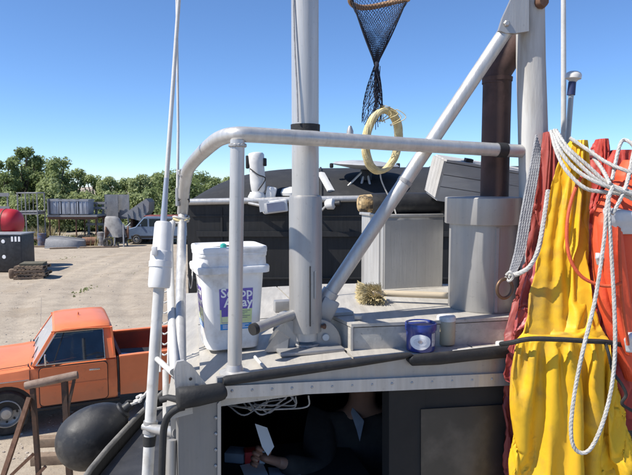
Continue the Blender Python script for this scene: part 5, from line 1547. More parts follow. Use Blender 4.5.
g0 = [[on_cyl(tc_, tr_ * .93 + .0035, .62 + .38 * i / N, z) for i in range(N + 1)] for z in (th_ * .2, th_ * .68)]
mb.rings(g0, cap=False, closed=False); mb.build('side_label', emb, tin)
jc = on_z(447.5, 346, ZD + .002) + Vector((.0, .03, 0))
jar = thing('plastic_jar', jc, 'cloudy beige plastic jar with a pale lid beside the blue tub', 'jar')
MB().lathe([(.03, 0), (.034, .004), (.0345, .088), (.031, .093)], jc, (0, 0, 1), 28).build('body', jar_m, jar)
MB().lathe([(.0335, .09), (.0355, .091), (.0355, .106), (.033, .109), (.001, .11)], jc, (0, 0, 1), 28, cap=False).build('lid', fibre, jar)

# ================================================================== antennas at the left
AY = 2.0
a_top = at(163.5, 222, 2.05); a_mid = at(161, 245, 2.03); a_bot = at(159, 288, 2.0)
ant = thing('whip_antenna', at(150, 470, 1.9), 'tall white whip antenna on a thick white base left of the railing', 'antenna')
d_ = (a_top - a_bot).normalized()
Lb = (a_top - a_bot).length
prof = [(.0, .034), (.03, .0375), (.55, .0375), (.56, .0375)]
MB().tube([a_bot, a_bot + d_ * .01, a_bot + d_ * Lb * .53, a_bot + d_ * Lb * .55, a_bot + d_ * Lb * .57, a_bot + d_ * Lb * .97, a_bot + d_ * Lb], [.034, .037, .036, .034, .031, .029, .025], 24).build('base_sleeve', fibre, ant)
MB().tube([a_bot + d_ * .07, a_bot + d_ * .09], .039, 24).build('collar', fibre, ant)
q = a_bot + d_ * .1
MB().box(q + Vector((-.012, -.035, .03)), (.018, .012, .03), bev=.003).build('screw_lug', fibre, ant)
wh = [a_top, a_top + d_ * .09]
MB().tube([a_top - d_ * .01, at(166.5, 178, 2.07)], [.0115, .0085], 12).build('ferrule', mat('grey_ferrule', (.4, .42, .46), .4, .4), ant)
MB().tube([at(166.3, 183, 2.07), at(172, 100, 2.1), at(179.5, -10, 2.14), at(186, -110, 2.18), at(195, -240, 2.22)], [.0085, .0075, .0068, .0055, .004], 12).build('whip', white_paint, ant)
lo = [a_bot - d_ * -.01, at(155, 345, 1.97), at(150.5, 420, 1.93), at(143, 560, 1.87)]
MB().tube(lo, .0185, 16).build('lower_pole', white_paint, ant)
MB().tube([at(149.6, 436, 1.925), at(149, 446, 1.92)], [.023, .02], 16).build('boot', rubber, ant)
# bracket from pole to the cabin corner
e = at(145, 427, 1.9)
MB().tube([at(143.5, 426.5, 1.925), at(158, 430, 1.9), at(178, 433, 1.76)], [.012, .0165, .017], 12).build('bracket', alu, ant)
MB().tube([at(150.7, 421, 1.93), at(149.8, 433, 1.926)], .0235, 16).build('clamp', alu, ant)
MB().tube([at(156, 358, 1.965), at(176, 376, 1.77)], .0095, 10).build('stay', white_paint, ant)
# thinner second whip behind
an2 = thing('thin_whip_antenna', at(179, 190, 2.5), 'thin white whip antenna rising from the railing corner', 'antenna')
MB().tube([at(177.5, 196, 2.47), at(178.2, 130, 2.5), at(177.4, 60, 2.53), at(176.3, -20, 2.55), at(174, -160, 2.6)], [.0065, .0055, .005, .0045, .003], 10).build('whip', white_paint, an2)
MB().tube([at(177.8, 206, 2.465), at(177.5, 188, 2.47)], .0095, 10).build('ferrule', alu, an2)
# narrow wire ladder behind the pole
lad = thing('wire_ladder', at(165, 340, 2.2), 'narrow white wire ladder hanging between antenna pole and railing leg', 'ladder')
for px in (160.5, 168.5):
    MB().tube([at(px + 1.5, 262, 2.3), at(px - .5, 372, 2.05)], .004, 8).build('stile', white_paint, lad)
rung = None
for k in range(8):
    py = 290 + k * 10.5; Y = 2.24 - k * .024
    MB().tube(crv([at(161.2 - k * .15, py, Y), at(164.5, py + 2.2, Y - .01), at(168.8 - k * .15, py, Y)], 3), .0032, 6).build('rung', white_paint, lad)
# black hose down the corner and grey pipes
hs = thing('black_hose', at(165, 440, 1.72), 'black hose curving over the cabin corner below the rubber pad', 'hose')
MB().tube(crv([at(184, 407, 1.69), at(177, 409, 1.68), at(169, 415, 1.68), at(165, 424, 1.68), at(163, 440, 1.68), at(161, 500, 1.67)], 6), .0105, 12).build('tube', rubber, hs)
MB().tube([at(161, 400, 1.74), at(168, 398, 1.735), at(180, 400, 1.70)], .0105, 12).build('stub', rubber, hs)
MB().tube([at(172, 440, 1.73), at(170, 560, 1.68)], .0135, 12).build('conduit', alu, hs)
MB().tube([at(165.5, 370, 2.2), at(166, 420, 2.1), at(166, 480, 2.0)], .012, 10).build('conduit', wood_grey, hs)

# ================================================================== fender on the port side
FY_ = 2.95
fc = at(87, 440, FY_)
fen = thing('fender', fc, 'big black teardrop fender hanging outside the gunwale by a white rope', 'fender')
ftip = at(126, 408, FY_ + .05)
ax = (ftip - fc); Lf = ax.length; axn = ax.normalized()
Rf = .15
prof = []
for k in range(25):
    t = k / 24; a = PI * t
    z = -Rf * 1.02 * math.cos(a) if t < .5 else (Lf * .98) * (-math.cos(a))
    r = Rf * math.sin(a) ** (1.0 if t < .5 else 1.22)
    prof.append((max(.001, r + (.018 if t > .9 else 0)), z))
MB().lathe(prof, fc, axn, 36).build('body', black_shiny, fen)
MB().tube([fc + axn * (Lf * .93), ftip + axn * .03], [.028, .022], 14).build('neck', black_shiny, fen)
e = ftip + axn * .02
ring_ = [e + Vector((0, .0, 0)) + Vector((.022 * math.cos(a), .004, .022 * math.sin(a))) for a in [2 * PI * i / 16 for i in range(16)]]
MB().tube(ring_, .006, 8, closed=True).build('eye', rubber, fen)
rp1 = [e, at(140, 400, FY_ + .06), at(152, 388, FY_ + .1), bf(1.3, .93, ZG + .045), bf(1.5, .72, ZG + .0)]
def twisted(mb, pts, r, twists, seg=6, strands=3):
    """laid rope: strands wound round the path"""
    L_ = sum((Vector(pts[i + 1]) - Vector(pts[i])).length for i in range(len(pts) - 1))
    P = crv(pts, max(6, int(L_ / (len(pts) - 1) * twists * 7))); n = len(P)
    acc = 0; ph = []
    for i in range(n):
        if i: acc += (P[i] - P[i - 1]).length
        ph.append(acc)
    for s in range(strands):
        out = []
        for i in range(n):
            t = (P[min(i + 1, n - 1)] - P[max(i - 1, 0)]).normalized()
            u = t.cross(Vector((0, 0, 1)) if abs(t.z) < .9 else Vector((1, 0, 0))).normalized(); v = t.cross(u)
            a = 2 * PI * (ph[i] * twists + s / strands)
            out.append(P[i] + (u * math.cos(a) + v * math.sin(a)) * r * .28)
        mb.tube(out, r * .72, seg)
mb = MB(); twisted(mb, rp1, .009, 14); mb.build('rope', rope_white, fen)
mb = MB(); twisted(mb, [e + Vector((.01, 0, 0)), e + Vector((.03, .02, .018)), e + Vector((.055, .0, .02)), e + Vector((.06, .02, .045)), e + Vector((.03, .03, .03))], .009, 16); mb.build('knot', rope_white, fen)

# ================================================================== dip net hanging from the boom, straw hoop
NYY = 2.62
hc = at(379, -1, NYY)
net = thing('dip_net', hc, 'dark blue dip net gathered to a knot below its wooden hoop', 'net')
hr_ = at(408, 0, NYY).x - at(350.5, 0, NYY).x
hr_ /= 2
hoop = [hc + Vector((hr_ * math.cos(a), hr_ * .8 * math.sin(a), .012 * math.sin(a * 2))) for a in [2 * PI * i / 40 for i in range(40)]]
MB().tube(hoop, .012, 10, closed=True).build('hoop', mat('net_hoop_wood', (.3, .17, .09), .7, 0, (.4, .25, .14), 20, .001, 60), net)
kn = at(376, 66, NYY)
NR, NC = 34, 46
rows = []
for j in range(NR + 1):
    t = j / NR
    r = hr_ * (1 - t) ** 1.12 * (1 - .1 * math.sin(PI * t)) + .007
    c = hc.lerp(kn, t)
    rows.append([c + Vector((r * math.cos(2 * PI * (i + .5 * (j % 2)) / NC), r * .8 * math.sin(2 * PI * (i + .5 * (j % 2)) / NC), .004 * nz(i * 1.3, j * 1.1, 4.))) for i in range(NC)])
mb = MB()
for j in range(NR):
    for i in range(NC):
        a = rows[j][i]
        for di in ((0, -1) if j % 2 == 0 else (0, 1)):
            b = rows[j + 1][(i + di) % NC]
            mb.tube([a, b], .0010, 3, caps=False)
tag(mb.build('mesh_bag', net_m, net, fix=False, smooth=0), kind='stuff')
for a0 in (2.9, .25):
    p0 = hc + Vector((hr_ * math.cos(a0), hr_ * .8 * math.sin(a0) * -1, 0))
    MB().tube(crv([p0, p0.lerp(kn, .5) + Vector((0, -.0, -.01)), kn], 5), .0035, 6).build('edge_cord', net_m, net)
MB().tube(crv([kn + Vector((0, 0, .02)), kn + Vector((.004, -.008, 0)), kn + Vector((-.003, 0, -.02))], 4), .009, 8).build('knot', net_m, net)
# skirt below the knot
mb = MB(); rr = random.Random(5)
rows = []
for j in range(17):
    t = j / 16
    c = kn.lerp(at(374, 122, NYY), t); w = .009 + .034 * math.sin(PI * min(1, t * .62)) 
    rows.append([c + Vector((w * math.cos(2 * PI * (i + .5 * (j % 2)) / 18) - .012 * t, w * .6 * math.sin(2 * PI * (i + .5 * (j % 2)) / 18), .02 * nz(i * 1.7, j * .7, 2.) * t)) for i in range(18)])
for j in range(16):
    for i in range(18):
        if rr.random() < .15 * j / 16: continue
        for di in ((0, -1) if j % 2 == 0 else (0, 1)):
            mb.tube([rows[j][i], rows[j + 1][(i + di) % 18]], .0012, 3, caps=False)
for i in range(16):
    p = [kn + Vector((rr.gauss(0, .005), rr.gauss(0, .004), 0)), at(rr.uniform(368, 382), 95, NYY + rr.gauss(0, .02)), at(rr.uniform(364, 388), rr.uniform(106, 132), NYY + rr.gauss(0, .03))]
    mb.tube(crv(p, 4), .0016, 4)
tag(mb.build('tail', net_m, net, fix=False, smooth=0), kind='stuff')
for sx in (-1, 1):
    MB().tube([hc + Vector((sx * hr_, 0, 0)), Vector((hc.x, 2.36, 5.0))], .004, 6).build('hanger', rope_tan, net)
# straw hoop (coil of poly rope)
oc = at(382.5, 141, NYY)
oh = thing('rope_hoop', oc, 'straw coloured rope hoop hanging behind the railing under the dip net', 'hoop')
rw = (at(400, 141, NYY).x - at(365, 141, NYY).x) / 2; rh = (at(382, 110, NYY).z - at(382, 171, NYY).z) / 2
lean = .12
for k in range(5):
    ph = k * 1.3
    pts = []
    for i in range(48):
        a = 2 * PI * i / 48
        j = 1 + .02 * math.sin(3 * a + ph)
        off = Vector((.0085 * math.cos(k * 1.257 + 2 * a), .0085 * math.sin(k * 1.257 + 2 * a), 0))
        pts.append(oc + Vector((rw * j * math.cos(a) + lean * rh * math.sin(a) * .8, .05 * math.cos(a), rh * j * math.sin(a))) + off)
    MB().tube(pts, .0112, 8, closed=True).build('coil', rope_tan, oh)
for k in range(6):
    a = rr.uniform(1.0, 1.9); q = oc + Vector((rw * math.cos(a), 0, rh * math.sin(a)))
    MB().tube(crv([q, q + Vector((rr.gauss(0, .015), -.01, .02)), q + Vector((rr.gauss(0, .03), -.015, -.015)), q + Vector((rr.gauss(0, .02), -.02, -.05))], 4), .002, 5).build('frayed_end', rope_tan, oh)
MB().tube(crv([oc + Vector((-.01, 0, -rh)), oc + Vector((.0, -.01, -rh - .05)), at(393, 205, NYY - .02), at(396, 214, NYY - .03)], 5), .003, 6).build('tail_line', rope_white, oh)
MB().tube([oc + Vector((.01, 0, rh)), at(377, 100, NYY), kn], .003, 6).build('hanger', net_m, oh)

# ================================================================== foul-weather gear on the right
def sim(o, frames, shrink, bend=.4, soft=1, mass=.25, air=2.0, quality=6, grav=1.0):
    """let the cloth hang and buckle, then keep the settled mesh"""
    cm = o.modifiers.new('cloth', 'CLOTH'); st = cm.settings
    st.quality = quality; st.mass = mass; st.air_damping = air; st.use_pressure = False
    st.tension_stiffness = st.compression_stiffness = 18; st.shear_stiffness = 6; st.bending_stiffness = bend
    st.tension_damping = st.compression_damping = 12; st.bending_damping = 1.0
    st.vertex_group_mass = 'pin'; st.pin_stiffness = 3.0
    st.shrink_min = -shrink
    st.effector_weights.gravity = grav
    cm.collision_settings.use_collision = False
    cm.point_cache.frame_start = 1; cm.point_cache.frame_end = frames + 2
    for f in range(1, frames + 1): scene.frame_set(f)
    dg = bpy.context.evaluated_depsgraph_get()
    me = bpy.data.meshes.new_from_object(o.evaluated_get(dg)); me.name = o.name
    o.modifiers.clear(); old = o.data; o.data = me; o.vertex_groups.clear()
    bm = bmesh.new(); bm.from_mesh(me); [bmesh.ops.smooth_vert(bm, verts=bm.verts, factor=.15 if soft == 1 else .5, use_axis_x=True, use_axis_y=True, use_axis_z=True) for _i in range(soft)]; bm.to_mesh(me); bm.free()
    me.polygons.foreach_set('use_smooth', [True] * len(me.polygons))
    scene.frame_set(1)
    return o

def drape(name, rows, m, parent=None, seg=96, n=76, amp=.012, folds=9, seed=0, thick=.05, pinch=None, drift=.6, wr=.006, frames=22, shrink=.11, pins=(0,), bend=1.0, low=.0, soft=1):
    """garment as a closed sleeve of cloth. rows: (py, left px, right px, Y); pins = row heights (py) where it is held; then it is hung and settles"""
    rg = random.Random(seed * 7 + 1)
    R0 = [Vector((r[0], r[1], r[2])) for r in rows]; Ys = [r[3] for r in rows]
    T = len(rows) - 1
    loops = []; W = []
    for j in range(n + 1):
        f = j / n * T; i = min(int(f), T - 1); t = f - i; t = t * t * (3 - 2 * t) * .5 + t * .5
        py, l, r = R0[i].lerp(R0[i + 1], t); Y = Ys[i] + (Ys[i + 1] - Ys[i]) * t
        A, B = at(l, py, Y), at(r, py, Y)
        c = (A + B) / 2; w = (B.x - A.x) / 2; v = j / n
        th = thick * (.55 + .45 * math.sin(PI * min(1, v * 1.4 + .12)))
        g = 1.0; hold = 1.0 if j == 0 else 0.0
        if pinch:
            for pv, ps in pinch:
                e = math.exp(-((py - pv) / ps) ** 2); th *= 1 - .4 * e; g *= 1 - .6 * e
                if abs(py - pv) < ps * .5: hold = 1.0
        loop = []
        for k in range(seg):
            a = 2 * PI * k / seg
            u = math.cos(a); s = math.sin(a)
            sq = math.copysign(abs(s) ** .7, s)
            x = c.x + w * u; y = c.y + th * sq
            fu = u * .5 + .5
            dep = amp * (math.sin(2 * PI * (fu * folds * .5 + .5 * nz(v * 2 * drift + seed, fu * 2, 1.))) * .5 + 1.1 * nz(fu * folds * .9 + seed, v * 3.0 * drift, seed + 9.))
            dep *= g * min(1, v * 3 + .15)
            y += dep * (-1 if s < 0 else .5) * (1 - abs(u) ** 8)
            x += .002 * nz(v * 30, seed, k * .7)
            loop.append(Vector((x, y + .0015 * nz(k * .9, j * .8, seed), c.z)))
            back = .35 if s > .55 else .0
            W.append(max(hold, back, low if j > n - 3 else 0))
        loops.append(loop)
    mb = MB(); mb.rings(loops, cap=not frames)
    o = mb.build(name, m, parent, smooth=180)
    if frames:
        vg = o.vertex_groups.new(name='pin')
        for i, w in enumerate(W):
            if w > 0: vg.add([i], w, 'REPLACE')
        sim(o, frames, shrink, bend, soft)
    return o

GY = 2.08
# maroon jacket at the back
jk = thing('maroon_jacket', at(545, 150, GY + .1), 'long maroon oilskin jacket hanging left of the yellow overalls', 'jacket')
drape('body', [(132, 545, 556, GY + .22), (150, 541, 562, GY + .2), (200, 533, 572, GY + .16), (260, 522, 580, GY + .12), (300, 511, 575, GY + .1), (335, 501, 570, GY + .06), (352, 498, 575, GY + .04), (400, 497, 590, GY + .03), (475, 498, 610, GY + .02), (600, 494, 640, GY)], maroon, jk, amp=.016, folds=8, seed=2, thick=.045, shrink=.06)
drape('sleeve', [(255, 533, 546, GY + .05), (275, 526, 543, GY + .02), (305, 518, 536, GY), (330, 512, 528, GY - .0), (372, 503, 521, GY - .0), (378, 505, 518, GY)], mat('rose_oilskin', (.42, .09, .08), .45, 0, (.34, .06, .06), 6, .001, 30), jk, amp=.005, folds=4, seed=5, thick=.022, seg=32, n=30)
# yellow overalls
ov_ = thing('yellow_overalls', at(570, 170, GY), 'bright yellow oilskin overalls hanging in folds with a black lashing', 'overalls')
drape('body', [(140, 572, 586, GY + .1), (150, 562, 590, GY + .08), (175, 553, 596, GY + .06), (210, 544, 596, GY + .03), (250, 535, 595, GY), (290, 527, 600, GY - .02), (320, 521, 604, GY - .035), (338, 521, 606, GY - .045), (346, 518, 608, GY - .04)], yellow, ov_, amp=.03, folds=7, seed=11, thick=.045, pinch=[(340, 9)], shrink=.06, drift=.2, bend=3.5, soft=3)
drape('skirt', [(333, 523, 604, GY - .03), (340, 517, 609, GY - .05), (352, 510, 620, GY - .06), (375, 509, 630, GY - .065), (410, 510, 640, GY - .065), (440, 508, 648, GY - .065), (475, 504, 654, GY - .06), (540, 498, 664, GY - .055), (620, 498, 664, GY - .05)], yellow, ov_, amp=.04, folds=8, seed=17, thick=.055, pinch=[(336, 7)], drift=.45, shrink=.12, seg=120, n=84, bend=1.6)
MB().tube(crv([at(501, 344, GY - .0), at(512, 342.5, GY - .07), at(530, 339, GY - .115), at(560, 339.5, GY - .122), at(585, 341, GY - .12), at(606, 342, GY - .1), at(622, 345, GY - .04)], 6), .0085, 8).build('lashing', rope_black, ov_)
MB().tube(crv([at(605, 342, GY - .105), at(609, 355, GY - .12), at(613, 372, GY - .12), at(622, 385, GY - .12), at(626, 395, GY - .12), at(622, 404, GY - .12), at(634, 412, GY - .1)], 6), .0055, 8).build('lashing_tail', rope_black, ov_)
# dark red coat behind, at the top right
dr_ = thing('dark_red_coat', at(605, 170, GY + .15), 'dark red coat with a peaked collar behind the life jacket', 'coat')
drape('body', [(139, 598, 606, GY + .22), (148, 592, 613, GY + .2), (165, 583, 622, GY + .18), (200, 578, 640, GY + .16), (260, 584, 650, GY + .15), (340, 588, 650, GY + .12), (420, 600, 655, GY + .1)], red_dark, dr_, amp=.014, folds=6, seed=23, thick=.05)
drape('hood', [(150, 612, 640, GY + .2), (160, 608, 650, GY + .16), (176, 610, 655, GY + .12), (192, 614, 650, GY + .11)], red_dark, dr_, amp=.012, folds=4, seed=29, thick=.05, seg=40, n=20)
# orange-red life jacket
lj = thing('life_jacket', at(615, 250, GY), 'orange red life jacket with silver tape hanging at the right edge', 'life jacket')
drape('panel', [(180, 616, 640, GY + .03), (190, 606, 648, GY - .0), (212, 596, 652, GY - .03), (240, 593, 655, GY - .04), (270, 594, 655, GY - .04), (300, 597, 655, GY - .035), (335, 608, 655, GY - .02), (365, 620, 655, GY + .0), (380, 626, 650, GY + .02)], orange_red, lj, amp=.012, folds=3, seed=31, thick=.055, frames=0)
drape('inner_panel', [(160, 624, 650, GY + .06), (175, 616, 650, GY + .04), (192, 618, 650, GY + .02), (205, 622, 650, GY + .02)], orange_red, lj, amp=.008, folds=3, seed=37, thick=.045, seg=40, n=18, frames=0)
drape('lobe', [(212, 601, 616, GY - .07), (222, 598, 620, GY - .085), (255, 600, 624, GY - .09), (300, 610, 630, GY - .085), (345, 622, 640, GY - .07), (355, 626, 640, GY - .06)], orange_red, lj, amp=.006, folds=3, seed=41, thick=.03, seg=36, n=30, frames=0)
drape('tape', [(208, 604, 614, GY - .1), (212, 603, 640, GY - .108), (222, 606, 645, GY - .11), (230, 612, 645, GY - .105), (234, 618, 640, GY - .1)], strap_grey, lj, amp=.003, folds=3, seed=43, thick=.014, frames=0, seg=40, n=14)
drape('tape', [(253, 596, 603, GY - .088), (258, 595.5, 605, GY - .095), (265, 597, 604, GY - .088)], strap_grey, lj, amp=.002, folds=2, seed=44, thick=.014, frames=0, seg=24, n=10)
drape('tape', [(332, 626, 640, GY - .085), (340, 624, 645, GY - .09), (352, 626, 645, GY - .085)], strap_grey, lj, amp=.002, folds=2, seed=45, thick=.014, frames=0, seg=24, n=10)
MB().tube(crv([at(619, 228, GY - .115), at(620, 262, GY - .125), at(622, 300, GY - .12), at(628, 345, GY - .1)], 5), .006, 6).build('zip', rope_orange, lj)
# orange cord
oc_ = tag(MB().tube(crv([at(586, 168, GY - .03), at(573, 195, GY - .05), at(567, 225, GY - .075), at(569, 255, GY - .09), at(580, 275, GY - .1), at(596, 284, GY - .11), at(610, 286, GY - .12), at(622, 283, GY - .13)], 8), .0058, 8).build('orange_cord', rope_orange), 'orange cord looping across the yellow overalls to the life jacket', 'cord')
# ---- white ropes
RY = GY - .06
def rope(name, pts, r, m, label, parent=None, tw=24):
    mb = MB(); twisted(mb, pts, r, tw)
    o = mb.build(name, m, parent)
    return tag(o, label, 'rope') if parent is None else o
wr_ = thing('rope_bundle', at(553, 130, GY), 'bundle of white ropes slung from the tall post across the coats', 'rope')
for k, pts in enumerate((
    [(551, 131, .1), (556, 150, .0), (566, 170, -.05), (585, 188, -.09), (605, 192, -.1), (620, 194, -.1), (640, 200, -.1)],
    [(554, 130, .1), (563, 147, .0), (580, 165, -.05), (600, 182, -.09), (620, 193, -.1), (645, 205, -.1)],
    [(556, 130, .08), (568, 148, .0), (588, 166, -.04), (606, 182, -.07), (625, 190, -.1), (645, 196, -.1)],
    [(553, 134, .08), (561, 152, -.02), (574, 168, -.06), (592, 180, -.1), (612, 188, -.12), (640, 197, -.12)],
    [(570, 138, .08), (588, 150, .03), (606, 162, -.02), (624, 170, -.06), (645, 176, -.08)],
    [(594, 158, .03), (600, 166, -.01), (605, 174, -.05), (610, 184, -.1)])):
    rope('strand', [at(x, y, GY + d) for x, y, d in pts], .007, rope_white, None, wr_)
rope('loop', [at(x, y, GY + d) for x, y, d in ((613, 186, -.13), (607, 205, -.14), (604, 240, -.15), (595, 300, -.16), (583, 350, -.165), (575, 390, -.165), (571, 425, -.165), (573, 445, -.165), (581, 453, -.165), (591, 448, -.165), (602, 425, -.165), (611, 390, -.165), (615, 350, -.16), (614, 300, -.155), (611, 250, -.15), (609, 215, -.145), (608, 195, -.135))], .007, rope_white, None, wr_, 24)
rope('strand', [at(x, y, GY + d) for x, y, d in ((612, 180, -.04), (616, 160, -.02), (620, 145, .0), (624, 140, .02), (632, 144, .0), (640, 160, -.02))], .007, rope_white, None, wr_)
rope('strand', [at(x, y, GY + d) for x, y, d in ((634, 150, -.04), (630, 170, -.06), (626, 186, -.1), (620, 200, -.13), (612, 214, -.14))], .007, rope_white, None, wr_)
# ---- grey ropes with the bronze ring
gr = thing('grey_rope_hank', at(520, 250, GY), 'hank of grey ropes hanging beside the exhaust drum', 'rope')
for k in range(5):
    dx = (k - 2) * 2.1
    rope('strand', [at(538 + dx * .4, 135 + k * 3, GY + .12), at(534 + dx, 170, GY + .08), at(526 + dx * 1.1, 215, GY + .05), at(520 + dx, 250, GY + .03), at(513 + dx * .7, 272, GY + .01), at(510 + dx * .2, 281, GY)], .0048, rope_grey, None, gr, 30)
rope('white_strand', [at(x, y, GY + d) for x, y, d in ((548, 190, .0), (543, 225, -.02), (538, 250, -.03), (530, 266, -.03), (520, 273, -.02), (510, 276, .0))], .0085, rope_white, None, gr, 24)
rope('tie', [at(506, 275, GY - .01), at(510, 272, GY - .02), at(513, 277, GY - .02), at(509, 281, GY - .01), at(505, 277, GY)], .005, rope_white, None, gr, 20)
rc_ = at(504.5, 288.5, GY - .005)
tag(MB().tube([rc_ + Vector((.030 * math.cos(a), .012 * math.cos(a), .034 * math.sin(a))) for a in [2 * PI * i / 32 for i in range(32)]], .0058, 10, closed=True).build('bronze_ring', bronze), 'tarnished bronze ring tied at the end of the grey ropes', 'ring')
# ---- antennas behind the coats
w3 = thing('white_whip_antenna', at(564, 150, 2.7), 'white whip antenna rising behind the yellow overalls', 'antenna')
MB().tube([at(563, 330, 2.7), at(563.6, 100, 2.7), at(563.4, 0, 2.7), at(563, -200, 2.7)], [.013, .0115, .0105, .008], 12).build('whip', white_paint, w3)
g1 = thing('mushroom_antenna', at(568, 130, 2.66), 'white mushroom shaped receiver on a leaning grey pole behind the overalls', 'antenna')
ga_, gb_ = at(567, 150, 2.62), at(571.5, 90, 2.62)
MB().tube([at(554, 330, 2.62), ga_, gb_], .0115, 12).build('pole', alu, g1)
MB().tube([at(571, 95, 2.62), at(572.3, 82, 2.62)], [.017, .016], 14).build('collar', navy, g1)
tpz = at(573, 80, 2.62)
MB().lathe([(.012, -.012), (.02, 0), (.033, .006), (.034, .02), (.029, .03), (.018, .036), (.001, .038)], tpz + Vector((0, 0, -.0)), (.08, 0, 1), 24).build('dome', fibre, g1)

# ================================================================== inside the cabin
# person at the chart table: dark jacket, pale collar, left arm stretched to the papers
PB = Vector((at(362, 440, 2.5).x, 2.5, 0))
fz = 1.642
def skin_mesh(name, pts, edges, m, parent, sub=2):
    me = bpy.data.meshes.new(name)
    me.from_pydata([p[0] for p in pts], edges, [])
    o = bpy.data.objects.new(name, me); COL.objects.link(o)
    sm = o.modifiers.new('skin', 'SKIN'); sm.use_smooth_shade = True
    ly = me.skin_vertices
    if not ly:
        bm = bmesh.new(); bm.from_mesh(me); bm.verts.layers.skin.verify(); bm.to_mesh(me); bm.free(); ly = me.skin_vertices
    for i, p in enumerate(pts):
        r = p[1]; r = r if isinstance(r, tuple) else (r, r)
        ly[0].data[i].radius = r; ly[0].data[i].use_root = (i == 0)
    ss_ = o.modifiers.new('sub', 'SUBSURF'); ss_.levels = sub; ss_.render_levels = sub
    me.materials.append(m)
    dg = bpy.context.evaluated_depsgraph_get(); dg.update()
    m2 = bpy.data.meshes.new_from_object(o.evaluated_get(dg)); m2.name = name
    o.modifiers.clear(); o.data = m2
    m2.materials.clear(); m2.materials.append(m)
    m2.polygons.foreach_set('use_smooth', [True] * len(m2.polygons))
    if parent is not None: adopt(o, parent)
    return o
person = thing('person', (PB.x, PB.y, fz), 'person in a dark jacket holding a white sheet inside the dark cabin', 'person')
V = lambda x, y, z: PB + Vector((x, y, fz + z))
hand = at(265, 458, 2.12)
elb = at(318, 474, 2.26)
shL, shR = V(-.17, -.02, 1.33), V(.17, .03, 1.33)
# body: one continuous skin (pelvis, spine, neck, head; arms; legs)
pts = [(V(0, 0, .90), (.15, .11)), (V(0, 0, 1.1), (.13, .095)), (V(0, .0, 1.28), (.15, .1)), (V(0, -.0, 1.40), (.07, .065)), (V(0, -.02, 1.47), (.055, .055)), (V(0, -.04, 1.56), (.075, .085)), (V(0, -.045, 1.66), (.08, .095)), (V(0, -.04, 1.735), (.045, .055)),
       (shL, .06), (elb, .042), (hand + (elb - hand).normalized() * .04, (.024, .019)),
       (shR, .06), (V(.25, .0, 1.06), .045), (V(.2, -.2, .98), .03),
       (V(-.09, 0, .86), .09), (V(-.1, -.02, .48), .065), (V(-.1, .02, .06), .042), (V(-.1, -.12, .035), .035),
       (V(.09, 0, .86), .09), (V(.1, -.02, .48), .065), (V(.1, .02, .06), .042), (V(.1, -.12, .035), .035)]
ed = [(0, 1), (1, 2), (2, 3), (3, 4), (4, 5), (5, 6), (6, 7), (2, 8), (8, 9), (9, 10), (2, 11), (11, 12), (12, 13), (0, 14), (14, 15), (15, 16), (16, 17), (0, 18), (18, 19), (19, 20), (20, 21)]
skin_mesh('body', pts, ed, skin, person)
# jacket a little larger than the body, open at the neck
jp = [(V(0, 0, .80), (.185, .135)), (V(0, 0, 1.05), (.165, .125)), (V(0, 0, 1.26), (.175, .125)), (V(0, .01, 1.385), (.1, .085)), (shL, .085), (elb, .06), (hand + (elb - hand).normalized() * .075, .042), (shR, .085), (V(.25, 0, 1.06), .065), (V(.2, -.2, .98), .045)]
je = [(0, 1), (1, 2), (2, 3), (2, 4), (4, 5), (5, 6), (2, 7), (7, 8), (8, 9)]
skin_mesh('jacket', jp, je, cloth_dark, person)
tr2 = [(V(0, 0, .88), (.17, .125)), (V(-.09, 0, .80), .11), (V(-.1, -.02, .48), .085), (V(-.1, .02, .08), .07), (V(.09, 0, .80), .11), (V(.1, -.02, .48), .085), (V(.1, .02, .08), .07)]
skin_mesh('trousers', tr2, [(0, 1), (1, 2), (2, 3), (0, 4), (4, 5), (5, 6)], cloth_dark, person)
# shirt collar: two pointed flaps
cn = at(368, 425, PB.y - .12)
for sg in (-1,):
    n0 = V(.01, -.105, 1.395)
    fl = [n0 + Vector((sg * .055, .045, .035)), n0 + Vector((sg * .012, -.012, .0)), n0 + Vector((sg * .03, -.03, -.075)), n0 + Vector((sg * .042, -.02, -.03)), n0 + Vector((sg * .062, .03, .02))]
    MB().prism(fl, (0, .008, .004)).build('collar', shirt_m, person)
# face, ears and hair
hd = V(0, -.05, 1.63)
MB().lathe([(.001, -.03), (.014, -.02), (.011, .0), (.006, .02), (.001, .026)], hd + Vector((0, -.1, -.01)), (0, -.25, 1), 10).build('nose', skin, person)
for sx in (-1, 1):
    MB().lathe([(.001, -.012), (.01, -.006), (.012, 0), (.01, .006), (.001, .012)], hd + Vector((sx * .032, -.085, .02)), (0, 0, 1), 12).build('eye', print_white, person)
    MB().lathe([(.001, -.03), (.016, -.015), (.02, .005), (.013, .025), (.001, .032)], hd + Vector((sx * .082, .0, .0)), (sx * .2, 0, 1), 10).build('ear', skin, person)
MB().tube(crv([hd + Vector((-.025, -.088, -.055)), hd + Vector((0, -.097, -.052)), hd + Vector((.025, -.088, -.055))], 3), .005, 6).build('mouth', maroon, person)
hp_ = []
for z, r in ((.0, .092), (.04, .098), (.08, .088), (.105, .06), (.118, .02)):
    hp_.append([hd + Vector((r * math.cos(2 * PI * i / 20), .02 + r * 1.1 * math.sin(2 * PI * i / 20) + (.025 if z < .05 and math.sin(2 * PI * i / 20) < -.2 else 0), z)) for i in range(20)])
MB().rings(hp_).build('hair', hair_m, person)
